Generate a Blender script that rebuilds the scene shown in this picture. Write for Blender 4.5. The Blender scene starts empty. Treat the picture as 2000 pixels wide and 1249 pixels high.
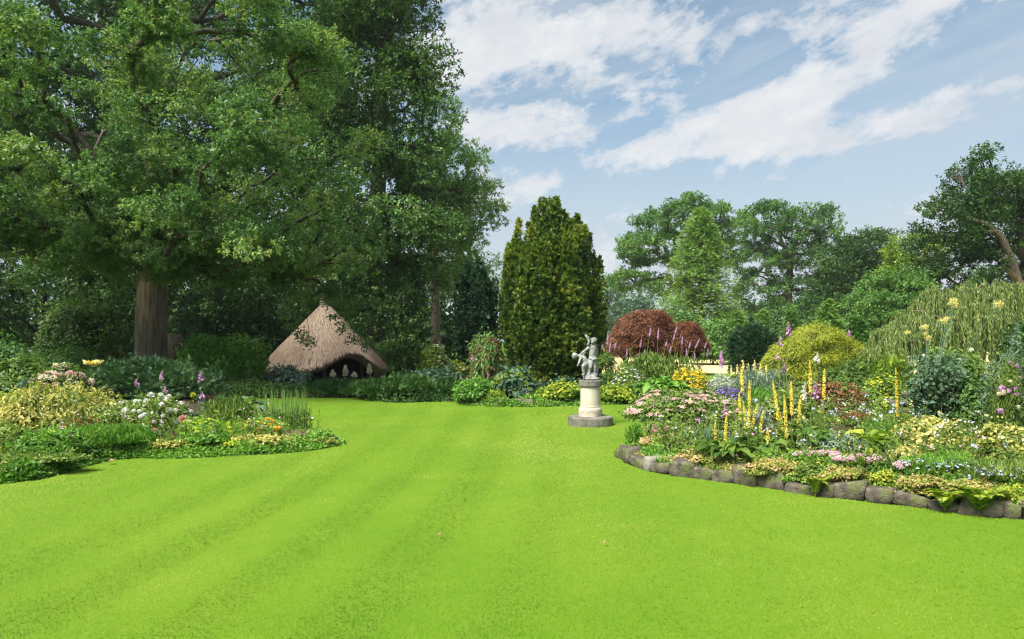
import bpy, bmesh, math
import numpy as np
from mathutils import Vector, Matrix

# ------------------------------------------------------------------ camera, sky, sun, exposure
SC = bpy.context.scene
COL = SC.collection
FPX, HZ, EYE = 1333.0, 665.0, 1.7          # focal length and horizon row of the 2000 px wide photograph, eye height in metres
cam_d = bpy.data.cameras.new('camera'); cam = bpy.data.objects.new('camera', cam_d); COL.objects.link(cam)
cam.location = (0, 0, EYE); cam.rotation_euler = (math.radians(90), 0, 0)
cam_d.sensor_width = 36.0; cam_d.lens = FPX / 2000 * 36.0; cam_d.shift_y = (HZ - 624.5) / 2000.0
cam_d.clip_start = 0.1; cam_d.clip_end = 3000
SC.camera = cam
SUN_EL = math.radians(54); SUN_AZ = math.radians(-138)     # compass style: 0 = +Y, positive towards +X
TO_SUN = Vector((math.sin(SUN_AZ)*math.cos(SUN_EL), math.cos(SUN_AZ)*math.cos(SUN_EL), math.sin(SUN_EL)))
sun_d = bpy.data.lights.new('sun', 'SUN'); sun = bpy.data.objects.new('sun', sun_d); COL.objects.link(sun)
sun_d.energy = 4.0; sun_d.angle = math.radians(28); sun_d.color = (1.0, 0.95, 0.86)
sun.rotation_euler = TO_SUN.to_track_quat('Z', 'Y').to_euler(); sun.location = (-20, -20, 40)
SC.view_settings.view_transform = 'Standard'; SC.view_settings.look = 'None'
SC.view_settings.exposure = 1.38; SC.view_settings.gamma = 1.0; SC.view_settings.use_curve_mapping = False
SC.cycles.pixel_filter_type = 'BLACKMAN_HARRIS'; SC.cycles.filter_width = 1.15
SC.cycles.use_denoising = True
SC.cycles.denoiser = 'OPENIMAGEDENOISE'
SC.cycles.max_bounces = 7; SC.cycles.diffuse_bounces = 4; SC.cycles.glossy_bounces = 2
SC.cycles.transmission_bounces = 4; SC.cycles.transparent_max_bounces = 4; SC.cycles.volume_bounces = 0
SC.cycles.caustics_reflective = False; SC.cycles.caustics_refractive = False

class NT:
    """terse node-tree writer"""
    def __init__(s, tree): s.t = tree; s.n = tree.nodes; s.l = tree.links
    def __call__(s, kind, **kw):
        nd = s.n.new(kind)
        for k, v in kw.items():
            if k.startswith('_'):
                setattr(nd, k[1:], v)
            else:
                key = int(k[1:]) if k[0] == 'i' and k[1:].isdigit() else k.replace('__', ' ')
                sock = nd.inputs[key]
                if isinstance(v, bpy.types.NodeSocket): s.l.new(v, sock)
                else: sock.default_value = v
        return nd
    def math(s, op, a, b=None, c=None, clamp=False):
        nd = s.n.new('ShaderNodeMath'); nd.operation = op; nd.use_clamp = clamp
        for i, v in enumerate((a, b, c)):
            if v is None: continue
            if isinstance(v, bpy.types.NodeSocket): s.l.new(v, nd.inputs[i])
            else: nd.inputs[i].default_value = v
        return nd.outputs[0]
    def vmath(s, op, a, b=None):
        nd = s.n.new('ShaderNodeVectorMath'); nd.operation = op
        for i, v in enumerate((a, b)):
            if v is None: continue
            if isinstance(v, bpy.types.NodeSocket): s.l.new(v, nd.inputs[i])
            else: nd.inputs[i].default_value = v
        return nd.outputs[0]
    def ramp(s, fac, stops, interp='LINEAR'):
        nd = s.n.new('ShaderNodeValToRGB'); cr = nd.color_ramp; cr.interpolation = interp
        while len(cr.elements) < len(stops): cr.elements.new(0.5)
        for e, (p, c) in zip(cr.elements, stops):
            e.position = p; e.color = (c, c, c, 1) if isinstance(c, (int, float)) else (*c, 1)
        s.l.new(fac, nd.inputs[0]); return nd.outputs[0]
    def mix(s, fac, a, b, blend='MIX'):
        nd = s.n.new('ShaderNodeMix'); nd.data_type = 'RGBA'; nd.blend_type = blend
        for i, v in ((0, fac), (6, a), (7, b)):
            if isinstance(v, bpy.types.NodeSocket): s.l.new(v, nd.inputs[i])
            else: nd.inputs[i].default_value = v if i == 0 or len(v) == 4 else (*v, 1)
        return nd.outputs[2]
    def noise(s, vec, scale, detail=4, rough=0.55, dist=0.0):
        nd = s.n.new('ShaderNodeTexNoise')
        if vec is not None: s.l.new(vec, nd.inputs['Vector'])
        nd.inputs['Scale'].default_value = scale; nd.inputs['Detail'].default_value = detail
        nd.inputs['Roughness'].default_value = rough; nd.inputs['Distortion'].default_value = dist
        return nd.outputs[0]

def build_world():
    w = bpy.data.worlds.new('World'); SC.world = w; w.use_nodes = True
    w.cycles.sampling_method = 'MANUAL'; w.cycles.sample_map_resolution = 512
    w.node_tree.nodes.clear(); t = NT(w.node_tree)
    sky = t('ShaderNodeTexSky', _sky_type='NISHITA', _sun_disc=False, _sun_elevation=SUN_EL, _sun_rotation=SUN_AZ,
            _air_density=1.0, _dust_density=1.6, _ozone_density=1.6, _altitude=50)
    d = t('ShaderNodeTexCoord').outputs['Generated']
    z = t.math('MAXIMUM', t('ShaderNodeSeparateXYZ', Vector=d).outputs[2], 0.0)
    mp = t('ShaderNodeMapping', Vector=d, Rotation=(0, math.radians(CLOUD_ROT), 0), Location=CLOUD_OFF, Scale=(1.0, 1.0, 1.0)).outputs[0]
    mp = t.vmath('MULTIPLY', mp, (1.0, 1.0, 1.95))
    big = t.noise(mp, 3.0, 3, 0.5, 0.3)
    mid = t.noise(mp, 9.5, 12, 0.66, 0.12)
    dens = t.math('ADD', t.math('MULTIPLY', big, 0.22), t.math('MULTIPLY', mid, 0.98))
    for px, py, rx, ry, ang, wt in CLOUDS:           # where the larger clouds and the blue openings lie
        u, v = (px - 1000) / FPX, (HZ - py) / FPX; k = 1 / math.sqrt(1 + u*u + v*v)
        e = t('ShaderNodeMapping', _vector_type='TEXTURE', Vector=d, Location=(u*k, k, v*k), Rotation=(0, -math.radians(ang), math.radians(0)), Scale=(rx/FPX, 0.4, ry/FPX)).outputs[0]
        ln = t('ShaderNodeVectorMath', _operation='LENGTH'); t.l.new(e, ln.inputs[0])
        g = t.ramp(ln.outputs[1], [(0.0, 1.0), (0.5, 0.62), (1.0, 0.0)], 'EASE')
        dens = t.math('MULTIPLY_ADD', g, wt, dens)
    cover = t.ramp(dens, [(CLOUD_T0, 0.0), (CLOUD_T0 + 0.05, 0.45), (CLOUD_T1, 0.86), (CLOUD_T1 + 0.12, 0.97)])
    wisp = t.noise(t.vmath('MULTIPLY', mp, (0.5, 0.5, 1.5)), 3.4, 7, 0.6, 0.25)
    veil = t.ramp(wisp, [(0.34, 0.05), (0.66, 0.68)])
    low = t.ramp(z, [(0.0, 1.0), (0.12, 0.92), (0.22, 0.62), (0.34, 0.18), (0.6, 0.0)])
    grain = t.ramp(t.noise(mp, 11.0, 6, 0.6), [(0.28, (0.78, 0.80, 0.84)), (0.66, (1, 1, 1))])
    ccol = t.mix(1.0, grain, (CLOUD_V*0.97, CLOUD_V*0.985, CLOUD_V*1.0), 'MULTIPLY')
    veilc = (CLOUD_V*0.69, CLOUD_V*0.76, CLOUD_V*0.82)
    base = t.mix(1.0, sky.outputs[0], SKY_TINT, 'MULTIPLY')
    col = t.mix(t.math('MAXIMUM', veil, low), base, veilc)
    col = t.mix(cover, col, ccol)
    bg = t('ShaderNodeBackground', Color=col, Strength=0.088)
    t('ShaderNodeOutputWorld', Surface=bg.outputs[0])
CLOUD_ROT, CLOUD_OFF = 17.0, (0.31, 0.2, 0.57)
CLOUD_T0, CLOUD_T1, CLOUD_V = 0.625, 0.745, 3.95
CLOUDS = [(940, 70, 260, 120, 8, .17), (1240, 55, 220, 70, 8, .15), (1010, 225, 170, 75, 10, .12), (1270, 150, 130, 60, 40, .09),
          (1460, 225, 340, 62, 17, .16), (1700, 245, 380, 40, 5, .15), (1555, 50, 170, 62, 14, .15), (1830, 18, 150, 40, 10, .15),
          (1700, 165, 200, 50, 15, .09), (1960, 155, 90, 25, 10, .1), (1010, 355, 120, 55, 5, .08), (1790, 395, 60, 30, 0, .08),
          (1480, 130, 170, 60, 10, -.10), (1890, 120, 190, 60, 12, -.14), (1700, 345, 420, 55, 4, -.15), (1250, 370, 300, 50, 8, -.10), (1130, 140, 170, 40, 20, -.07)]
SKY_TINT = (0.53, 0.71, 0.70)
build_world()

# ------------------------------------------------------------------ helpers
RNG = np.random.default_rng(20240611)
def reseed(k):
    global RNG
    RNG = np.random.default_rng(k)
def nrm(a): return a / np.maximum(np.linalg.norm(a, axis=-1, keepdims=True), 1e-9)
def rdir(n): return nrm(RNG.normal(size=(n, 3)))
def A(*v): return np.array(v, float)
def sm(a, b, x):
    t = np.clip((np.asarray(x, float) - a) / (b - a), 0, 1); return t * t * (3 - 2 * t)
def at(px, py, Y): return A((px - 1000) / FPX * Y, Y, EYE - (py - HZ) / FPX * Y)      # photograph pixel -> point at distance Y
def gp(px, py): Y = FPX * EYE / (py - HZ); return A((px - 1000) / FPX * Y, Y, 0)       # photograph pixel -> point on level ground
def lump(d, k, seed, n=7):
    r = np.random.default_rng(abs(int(seed)) + 1000); o = np.zeros(len(d))
    for _ in range(n):
        o += np.sin(d @ (nrm(r.normal(size=3)) * k * r.uniform(.6, 1.7)) + r.uniform(0, 6.28))
    return o / n ** .5

LABELS = {}
def tag(o, label=None, cat=None, group=None, kind=None):
    if label:
        w = len(label.split()); assert 4 <= w <= 16, label
        if label in LABELS: assert group and LABELS[label] == group, 'label twice: ' + label
        LABELS[label] = group; o['label'] = label
    if cat: o['category'] = cat
    if group: o['group'] = group
    if kind: o['kind'] = kind
    return o
def thing(name, loc, label, cat, group=None):
    o = bpy.data.objects.new(name, None); o.empty_display_size = 0.2; COL.objects.link(o)
    o.location = loc; return tag(o, label, cat, group)

class MB:
    """collects vertices, faces and a per-vertex colour index, then links ONE mesh object"""
    def __init__(s): s.v = []; s.f = []; s.t = []; s.n = 0
    def add(s, v, faces, tint=0.5):
        v = np.asarray(v, float).reshape(-1, 3); s.v.append(v)
        for f in faces:
            f = np.asarray(f, np.int64)
            if f.size: s.f.append(f + s.n)
        s.t.append(np.broadcast_to(np.asarray(tint, float), (len(v),)).copy()); s.n += len(v); return s
    def mesh(s, name, mat, smooth=False, origin=(0, 0, 0)):
        me = bpy.data.meshes.new(name)
        v = np.concatenate(s.v) - np.asarray(origin, float); t = np.concatenate(s.t)
        li = np.concatenate([f.ravel() for f in s.f]); tot = np.concatenate([np.full(len(f), f.shape[1]) for f in s.f])
        st = np.concatenate([[0], np.cumsum(tot)[:-1]])
        me.vertices.add(len(v)); me.loops.add(len(li)); me.polygons.add(len(tot))
        me.vertices.foreach_set('co', v.astype(np.float32).ravel())
        me.loops.foreach_set('vertex_index', li.astype(np.int32))
        me.polygons.foreach_set('loop_start', st.astype(np.int32))
        if smooth: me.polygons.foreach_set('use_smooth', np.ones(len(tot), bool))
        else: me.polygons.foreach_set('use_smooth', np.zeros(len(tot), bool))
        at_ = me.attributes.new('tint', 'FLOAT', 'POINT'); at_.data.foreach_set('value', np.clip(t, 0, 1).astype(np.float32))
        me.update(calc_edges=True)
        if mat: me.materials.append(mat)
        return me
    def build(s, name, mat, parent=None, smooth=False, kind=None):
        if not s.v: return None
        org = np.array(parent_loc(parent)) if parent else (0, 0, 0)
        o = bpy.data.objects.new(name, s.mesh(name, mat, smooth, org)); COL.objects.link(o)
        if parent: o.parent = parent
        if kind: o['kind'] = kind
        return o
def parent_loc(p):
    l = Vector((0, 0, 0))
    while p: l = l + p.location; p = p.parent
    return l

def frames(D, U):
    y = nrm(D); x = nrm(np.cross(y, U)); z = np.cross(x, y); return np.stack([x, y, z], axis=-1)
def scatter(mb, T, P, D, U, S, tint):
    V, F = T[0], T[1]; n = len(P)
    if n == 0: return
    R = frames(D, U); S = np.asarray(S, float)
    if S.ndim < 2: S = np.broadcast_to(S, (n,))[:, None] * np.ones(3)
    L = V[None] * S[:, None, :]
    v = np.einsum('nij,nkj->nki', R, L) + P[:, None, :]
    k = len(V); off = (np.arange(n) * k)[:, None, None]
    t = np.repeat(np.broadcast_to(tint, (n,))[:, None], k, 1)
    if len(T) > 2: t = t + T[2][None]
    mb.add(v, [(np.asarray(f)[None] + off).reshape(-1, np.asarray(f).shape[1]) for f in F], t.ravel())

# leaf and flower shapes: x across, y along, z out of the face
def t_leaf(w=.3, fold=.1, droop=.12):
    return (A((0, 0, 0), (-w, .45, fold), (0, 1, -droop), (w, .45, fold)), [[(0, 2, 1), (0, 3, 2)]])
def t_leaf6(w=.3, fold=.1, droop=.2):
    return (A((0, 0, 0), (-w*.8, .28, fold), (0, .35, 0), (w*.8, .28, fold), (-w, .6, fold*.8), (0, .68, -droop*.4), (w, .6, fold*.8), (0, 1, -droop)),
            [[(0, 2, 1), (0, 3, 2), (4, 5, 7), (5, 6, 7)], [(1, 2, 5, 4), (2, 3, 6, 5)]])
def t_big(w=.34, droop=.35, cup=.12):
    ys = [0, .12, .35, .62, .85, 1]; ws = [.02, .7, 1, .82, .42, .0]; v = []; f = []
    for y, q in zip(ys, ws):
        z = .25 * math.sin(y * 2.2) - droop * y * y
        v += [(-w*q, y, z + cup*q), (0, y, z), (w*q, y, z + cup*q)]
    for i in range(5):
        a = i * 3; f += [(a, a+1, a+4, a+3), (a+1, a+2, a+5, a+4)]
    return (A(*v), [f])
def t_blade(w=.05, bend=.3, seg=3):
    v = []; f = []
    for i in range(seg):
        y = i / seg; v += [(-w*(1-y*.7), y, -bend*y*y), (w*(1-y*.7), y, -bend*y*y)]
    v += [(0, 1, -bend)]; q = [(2*i, 2*i+1, 2*i+3, 2*i+2) for i in range(seg-1)]
    return (A(*v), ([q] if q else []) + [[(2*seg-2, 2*seg-1, 2*seg)]])
def t_spray(n=5, w=.07, spread=1.1, l0=.55):
    v = []; f = []
    for i in range(n):
        s = i / (n - 1) - .5; a = s * 2 * spread; L = 1 - abs(s) * 2 * (1 - l0); c, d = math.cos(a), math.sin(a); b = len(v); y0 = .32 * (1 - abs(s) * 1.6)
        v += [(-w*c, y0 + w*d, 0), (w*c, y0 - w*d, 0), (d*L*.8, y0 + c*L*.72, .05*(i % 2) - .1*abs(s))]; f.append((b, b+1, b+2))
    return (A(*v), [f])
def t_disc(n=5, inner=.35, cup=.18):
    v = [(0, 0, 0)]; f = []
    for i in range(2*n):
        r = .5 if i % 2 == 0 else .5 * inner; a = i * math.pi / n; v.append((r*math.cos(a), r*math.sin(a), cup * (1 if i % 2 == 0 else .3)))
    for i in range(n):
        f.append((0, 1 + (2*i - 1) % (2*n), 1 + 2*i)); f.append((0, 1 + 2*i, 1 + (2*i + 1) % (2*n)))
    return (A(*v), [f])
def t_bell(n=6):
    v = []; f = []
    for y, r in ((0, .1), (.35, .2), (.85, .24), (1, .34)):
        v += [(r*math.cos(i*2*math.pi/n), y, r*math.sin(i*2*math.pi/n)) for i in range(n)]
    for k in range(3):
        f += [(k*n + i, k*n + (i+1) % n, (k+1)*n + (i+1) % n, (k+1)*n + i) for i in range(n)]
    return (A(*v), [f])
def t_ball(seed=1, n=46, petal=.34):
    """round flower head of small petals"""
    r = np.random.default_rng(seed); d = nrm(r.normal(size=(n, 3))); d[:, 2] = np.abs(d[:, 2]) * 1.1 - .35; d = nrm(d); m = MB()
    keep = RNG_STATE(); scatter_local(m, t_leaf(.42, .1, .1), d * .34, d + r.normal(size=(n, 3)) * .6, d, petal, r.uniform(0, 1, n)); RNG_RESTORE(keep)
    return m
def RNG_STATE(): return RNG.bit_generator.state
def RNG_RESTORE(s): RNG.bit_generator.state = s
scatter_local = scatter
LEAF, LEAFW, LEAF6, LEAFN = t_leaf(), t_leaf(.42), t_leaf6(), t_leaf(.15, .04, .2)
BIG, SPRAY, SPRAY7, STAR5, BELL = t_big(), t_spray(), t_spray(7, .06, 1.25, .5), t_disc(), t_bell()
LEAF1 = (A((-.26, .12, .03), (.30, .34, .05), (-.02, 1, -.06)), [[(0, 1, 2)]])
LEAFN1 = (A((-.10, 0, 0), (.11, .12, .02), (0, 1, -.2)), [[(0, 1, 2)]])
NEEDLE = t_leaf(.09, .02, .05)

def tube(mb, pts, rad, sides=6, tint=.5, cap=True):
    pts = np.asarray(pts, float); rad = np.broadcast_to(rad, (len(pts),)); n = len(pts)
    tg = np.gradient(pts, axis=0); tg = nrm(tg); ref = A(.31, .17, .94) if abs(tg[0, 2]) < .9 else A(.95, .2, .1)
    x = nrm(np.cross(tg, ref)); y = np.cross(tg, x); a = np.arange(sides) * 2 * np.pi / sides
    v = pts[:, None] + (x[:, None] * np.cos(a)[None, :, None] + y[:, None] * np.sin(a)[None, :, None]) * rad[:, None, None]
    i = np.arange(n - 1)[:, None] * sides; j = np.arange(sides)[None]; k = (j + 1) % sides
    q = np.stack([i + j, i + k, i + sides + k, i + sides + j], -1).reshape(-1, 4)
    mb.add(v, [q] + ([[tuple(range((n-1)*sides, n*sides))]] if cap else []), tint)

def bez(a, b, c, n=6):
    t = np.linspace(0, 1, n)[:, None]; return (1-t)**2 * a + 2*t*(1-t) * b + t*t * c

# ------------------------------------------------------------------ materials
MATS = {}
def leaf_mat(key, stops, trans=.32, rough=.5, spec=.3, tboost=(1.15, 1.25, .55)):
    if key in MATS: return MATS[key]
    m = bpy.data.materials.new(key); m.use_nodes = True; m.node_tree.nodes.clear(); t = NT(m.node_tree)
    a = t('ShaderNodeAttribute', _attribute_name='tint').outputs['Fac']
    if not isinstance(stops[0][0], (int, float)) or len(stops[0]) == 3: stops = [(i / max(1, len(stops) - 1), c) for i, c in enumerate(stops)]
    c = t.ramp(a, stops)
    p = t('ShaderNodeBsdfPrincipled', Base__Color=c, Roughness=rough); p.inputs['Specular IOR Level'].default_value = spec
    out = p.outputs[0]
    if trans:
        tr = t('ShaderNodeBsdfTranslucent', Color=t.mix(1.0, c, tboost, 'MULTIPLY')).outputs[0]
        mx = t('ShaderNodeMixShader', i0=trans); t.l.new(out, mx.inputs[1]); t.l.new(tr, mx.inputs[2]); out = mx.outputs[0]
    t('ShaderNodeOutputMaterial', Surface=out); MATS[key] = m; return m
def solid_mat(key, c0, c1, scale=6, rough=.85, bump=.3, bscale=20, detail=6, stretch=(1, 1, 1), spec=.25, extra=None, contrast=(.35, .65), bdist=.02):
    if key in MATS: return MATS[key]
    m = bpy.data.materials.new(key); m.use_nodes = True; m.node_tree.nodes.clear(); t = NT(m.node_tree)
    co = t('ShaderNodeTexCoord').outputs['Object']; co = t.vmath('MULTIPLY', co, stretch)
    c = t.mix(t.ramp(t.noise(co, scale, detail, .6), [(contrast[0], 0), (contrast[1], 1)]), c0, c1)
    if extra: c = extra(t, co, c)
    p = t('ShaderNodeBsdfPrincipled', Base__Color=c, Roughness=rough); p.inputs['Specular IOR Level'].default_value = spec
    if bump:
        b = t('ShaderNodeBump', Strength=bump, Distance=bdist, Height=t.noise(co, bscale, 6, .65)); t.l.new(b.outputs[0], p.inputs['Normal'])
    t('ShaderNodeOutputMaterial', Surface=p.outputs[0]); MATS[key] = m; return m

# ------------------------------------------------------------------ ground heights
def gz(x, y):
    """the garden is level; behind the border the wood at the back falls away a little"""
    x = np.asarray(x, float); y = np.asarray(y, float)
    side = sm(.06, .17, -(x + .0) / np.maximum(y, 1)); return -1.7 * side * sm(21.5, 29, y)
BEDS = []      # (centre, outline points, height)
BED_TAB = {}
def bed_z(x, y):
    """height of the soil under a plant; takes numbers or arrays"""
    x = np.asarray(x, float); y = np.asarray(y, float); z = gz(x, y)
    for k, (c, pts, h) in enumerate(BEDS):
        if k not in BED_TAB:
            ang = np.arctan2(pts[:, 1] - c[1], pts[:, 0] - c[0]); rr = np.hypot(pts[:, 0] - c[0], pts[:, 1] - c[1]); o = np.argsort(ang); BED_TAB[k] = (np.concatenate([ang[o] - 2*np.pi, ang[o], ang[o] + 2*np.pi]), np.tile(rr[o], 3))
        r = np.hypot(x - c[0], y - c[1]) / np.interp(np.arctan2(y - c[1], x - c[0]), *BED_TAB[k]); z = np.where(r < 1, np.maximum(z, h * sm(1.0, .82, r) + .02), z)
    return z if z.ndim else float(z)

# ------------------------------------------------------------------ plants
def leaves_on(mb, c, r, n, T, size, mode='out', depth=.35, low=-.15, lumps=.12, lk=5., seed=0, rand=.45, tint=(.25, .75), tvar=.18, up=.35, sv=.3):
    """leaves through the outer shell of an ellipsoid c, r"""
    d = rdir(int(n * 1.6) + 4); d = d[d[:, 2] > low][:n]; d = d[(d[:, 1] < .45) | (RNG.random(len(d)) < .4)]; n = len(d)
    L = lump(d, lk, seed); rad = (1 - depth * RNG.random(n) ** 1.7) * (1 + lumps * L) + np.where(RNG.random(n) < .16, RNG.random(n) ** 2 * .3, 0)
    P = c + d * r * rad[:, None]; N = nrm(d / r); ran = RNG.normal(size=(n, 3))
    if mode == 'out': D = N + A(0, 0, up) + ran * rand; U = nrm(N + A(0, 0, .6)) + rdir(n) * .8
    elif mode == 'flat': D = np.cross(N, rdir(n)) + N * .35 - A(0, 0, .15) + ran * rand * .5; U = N * .7 + A(0, 0, up) + ran * rand * .55
    elif mode == 'hang': D = N * A(1, 1, .2) * .8 - A(0, 0, .75) + ran * rand; U = N + ran * .3
    elif mode == 'up': D = N * .35 + A(0, 0, 1) + ran * rand; U = N + ran * .4
    t = tint[0] + (tint[1] - tint[0]) * np.clip(.5 + .35 * lump(P, 2.2 / max(r.max(), .2) * 2, seed + 5), 0, 1) + RNG.normal(size=n) * tvar
    scatter(mb, T, P, D, U, size * (1 + sv * RNG.uniform(-1, 1, n)), t); return P, N

def lobes_of(c, r, k, seed, f=(.42, .62), low=-.05):
    """a dome broken into a body and k swellings"""
    rr = np.random.default_rng(abs(seed)); out = [(np.array(c, float), np.array(r, float) * .86)]
    for i in range(k):
        d = nrm(rr.normal(size=3)); d[2] = abs(d[2]) * .9 + low; s = rr.uniform(*f)
        out.append((c + d * r * (1 - s * .62), np.array(r) * s * rr.uniform(.8, 1.15, 3)))
    return out

def stems_in(mb, base, c, r, k=9, rad=.012):
    for i in range(k):
        d = rdir(1)[0]; d[2] = abs(d[2]) * .8 + .1; e = c + d * r * .85; b = base + A(*(RNG.normal(size=2) * r[:2] * .12), 0)
        tube(mb, bez(b, (b * .5 + e * .5) + A(0, 0, r[2] * .25), e, 5), np.linspace(rad, rad * .35, 5), 4)

BARK = None
def shoots(mb, ls, n, T, size, tint, tvar):
    """loose leading shoots that break the outline"""
    for k in range(n):
        c, r = ls[RNG.integers(len(ls))]; d = rdir(1)[0]; d[2] = abs(d[2]) * .9 + .1; p = c + d * r * .9; L = RNG.uniform(.12, .34) * r.mean() + size; e = p + nrm(d + A(0, 0, .5) + RNG.normal(size=3) * .3) * L
        m = int(L / size * 3) + 3; f = RNG.random((m, 1)); P = p * (1 - f) + e * f; scatter(mb, T, P, rdir(m) + nrm(e - p) * .6, rdir(m) + A(0, 0, .8), size * RNG.uniform(.5, 1.0, m), tint[0] + (tint[1] - tint[0]) * .75 + RNG.normal(size=m) * tvar)
def bush(name, label, cat, px, Y, w, top, T, size, mat, layers=3.2, lobes=6, depth=.4, mode='flat', ry=1.0, lumps=.12, tint=(.2, .8), tvar=.2,
         flowers=None, group=None, base_py=None, zbase=None, rand=.5, up=.35, seed=None, area=.3, sink=.25, stems=8, low=-.25, foliage='foliage', nmax=60000, lobe_f=(.42, .62), sv=.3, nshoot=22):
    """one shrub or clump of perennials: foliage through a lumpy dome, woody stems inside, flower heads on it"""
    seed = seed if seed is not None else int(px * 7 + top * 3); reseed(seed)
    x = (px - 1000) / FPX * Y; rx = w / 2 / FPX * Y; zt = EYE - (top - HZ) / FPX * Y
    zb = zbase if zbase is not None else bed_z(x, Y); H = max(zt - zb, .08)
    c = A(x, Y, zb + H * sink); r = A(rx, rx * ry, H * (1 - sink))
    if Y < 13.5: tint = (tint[0] + .24, tint[1] + .22)
    root = thing(name, (x, Y, zb), label, cat, group)
    mb = MB(); ls = lobes_of(c, r, lobes, seed, f=lobe_f)
    if Y > 15 and T is LEAF: T, area = LEAF1, .25
    if Y > 13 and T is LEAFN: T = (LEAFN1[0] * A(1.4, 1, 1), LEAFN1[1])
    la = size * size * area
    for i, (lc, lr) in enumerate(ls):
        a = 2.2 * np.pi * (lr[0] * lr[1] + lr[0] * lr[2] + lr[1] * lr[2]) / 3 * 1.1
        leaves_on(mb, lc, lr, int(min(nmax, max(30, layers * a / la * (1 if i == 0 else .8)))), T, size, mode, depth, low if i == 0 else -.3, lumps, 5, seed + i, rand, tint, tvar, up, sv)
    shoots(mb, ls, nshoot, T, size, tint, tvar)
    v = mb.v
    for q in v: q[:, 2] = np.maximum(q[:, 2], zb + .005 + .02 * RNG.random(len(q)))
    mb.build(foliage, mat, root, kind='stuff')
    if stems:
        sb = MB(); stems_in(sb, A(x, Y, zb), c, r, stems, min(.03, rx * .03)); sb.build('woody_stem', BARK, root, kind='stuff')
    for fl in (flowers or []): put_flowers(root, ls, zb, **fl)
    return root, ls

def put_flowers(root, ls, zb, n, size, mat, T=None, name='blossom', mesh=None, low=.05, out=1.03, front=.35, tint=(0, 1), lift=0., sv=.25, upw=.7):
    """flower heads over the swellings of a bush; with mesh= each head is a part of its own"""
    P = []; N = []
    wts = np.array([l[1][0] * l[1][2] for l in ls]); wts /= wts.sum(); tries = 0
    while len(P) < n and tries < n * 40:
        tries += 1; lc, lr = ls[RNG.choice(len(ls), p=wts)]; d = rdir(1)[0]
        if d[2] < low or d[1] > front: continue
        p = lc + d * lr * out
        if any((((p - oc) / orr) ** 2).sum() < .8 for oc, orr in ls): continue
        P.append(p); N.append(nrm(d / lr))
    if not P: return
    P = np.array(P); N = np.array(N); P[:, 2] = np.maximum(P[:, 2] + lift, zb + .04); n = len(P); U = nrm(N * .6 + A(0, 0, upw) + RNG.normal(size=(n, 3)) * .18)
    if mesh is not None:
        me = mesh.mesh(name, mat) if isinstance(mesh, MB) else mesh
        for p, u in zip(P, U):
            o = bpy.data.objects.new(name, me); COL.objects.link(o); o.parent = root; o.location = Vector(p) - root.location
            q = Vector(u).to_track_quat('Z', 'Y'); q.rotate(Matrix.Rotation(RNG.uniform(0, 6.28), 3, Vector(u))); o.rotation_euler = q.to_euler(); s = size * RNG.uniform(1 - sv, 1 + sv); o.scale = (s, s, s)
    else:
        mb = MB(); scatter(mb, T or STAR5, P, np.cross(U, rdir(n)), U, size * (1 + sv * RNG.uniform(-1, 1, n)), RNG.uniform(*tint, n)); mb.build(name, mat, root, kind='stuff')

def skeleton(trunk, clumps, r0, tip=.02, bend=.25, exp=2.3):
    """grow a limb from the nearest older limb to every clump of leaves; radii by the pipe rule. returns list of (points, radii)"""
    pts = [np.array(p, float) for p in trunk]; par = [-1] + list(range(len(trunk) - 1)); paths = [list(range(len(trunk)))]
    top = pts[-1]; order = np.argsort([np.linalg.norm((c - top) * A(1, 1, .8)) for c in clumps]); depth = [0.0] * len(pts)
    for ci in order:
        c = clumps[ci]; X = np.array(pts); v = c - X; dist = np.linalg.norm(v, axis=1)
        cost = dist + np.array(depth) * .35 + np.maximum(0, -v[:, 2]) * .6
        cost[:max(1, len(trunk) * 2 // 3)] += 2.5
        b = int(np.argmin(cost)); p0 = pts[b]; L = dist[b]; m = (p0 + c) / 2 + A(0, 0, bend * L * .5) + RNG.normal(size=3) * L * .10
        seg = bez(p0, m, c, 5)[1:]; seg[:-1] += RNG.normal(size=(3, 3)) * L * .035; prev = b; path = [b]
        for s in seg:
            pts.append(s); par.append(prev); depth.append(depth[prev] + np.linalg.norm(s - pts[prev])); prev = len(pts) - 1; path.append(prev)
        paths.append(path)
    n = len(pts); w = np.zeros(n)
    kids = np.zeros(n, int)
    for i in range(n):
        if par[i] >= 0: kids[par[i]] += 1
    for i in range(n - 1, -1, -1):
        if kids[i] == 0: w[i] = 1
        if par[i] >= 0: w[par[i]] += w[i]
    rad = tip * w ** (1 / exp); k = r0 / max(rad[len(trunk) - 1], 1e-6)
    rad = np.where(rad > tip * 1.2, rad * min(k, 2.4) ** .8, rad)
    out = []
    for j, path in enumerate(paths):
        P = np.array([pts[i] for i in path]); R = np.array([rad[i] for i in path])
        if j == 0: R = r0 * np.linspace(1.0, .72, len(path))
        else: R[0] = min(R[0], R[1] * 1.25)
        out.append((P, R))
    return out

def clump_centres(lobes, n, shell=.45, spacing=.0):
    w = np.array([(r[0] * r[1] * r[2]) ** (2 / 3) for c, r in lobes]); w /= w.sum(); out = []; tries = 0
    while len(out) < n and tries < n * 30:
        tries += 1; c, r = lobes[RNG.choice(len(lobes), p=w)]; d = rdir(1)[0]; p = c + d * r * (1 - shell * RNG.random() ** 1.5)
        if any((((p - oc) / (orr * .62)) ** 2).sum() < 1 for oc, orr in lobes): continue
        if spacing and out and np.min(np.linalg.norm(np.array(out) - p, axis=1)) < spacing: continue
        out.append(p)
    return np.array(out)

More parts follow.
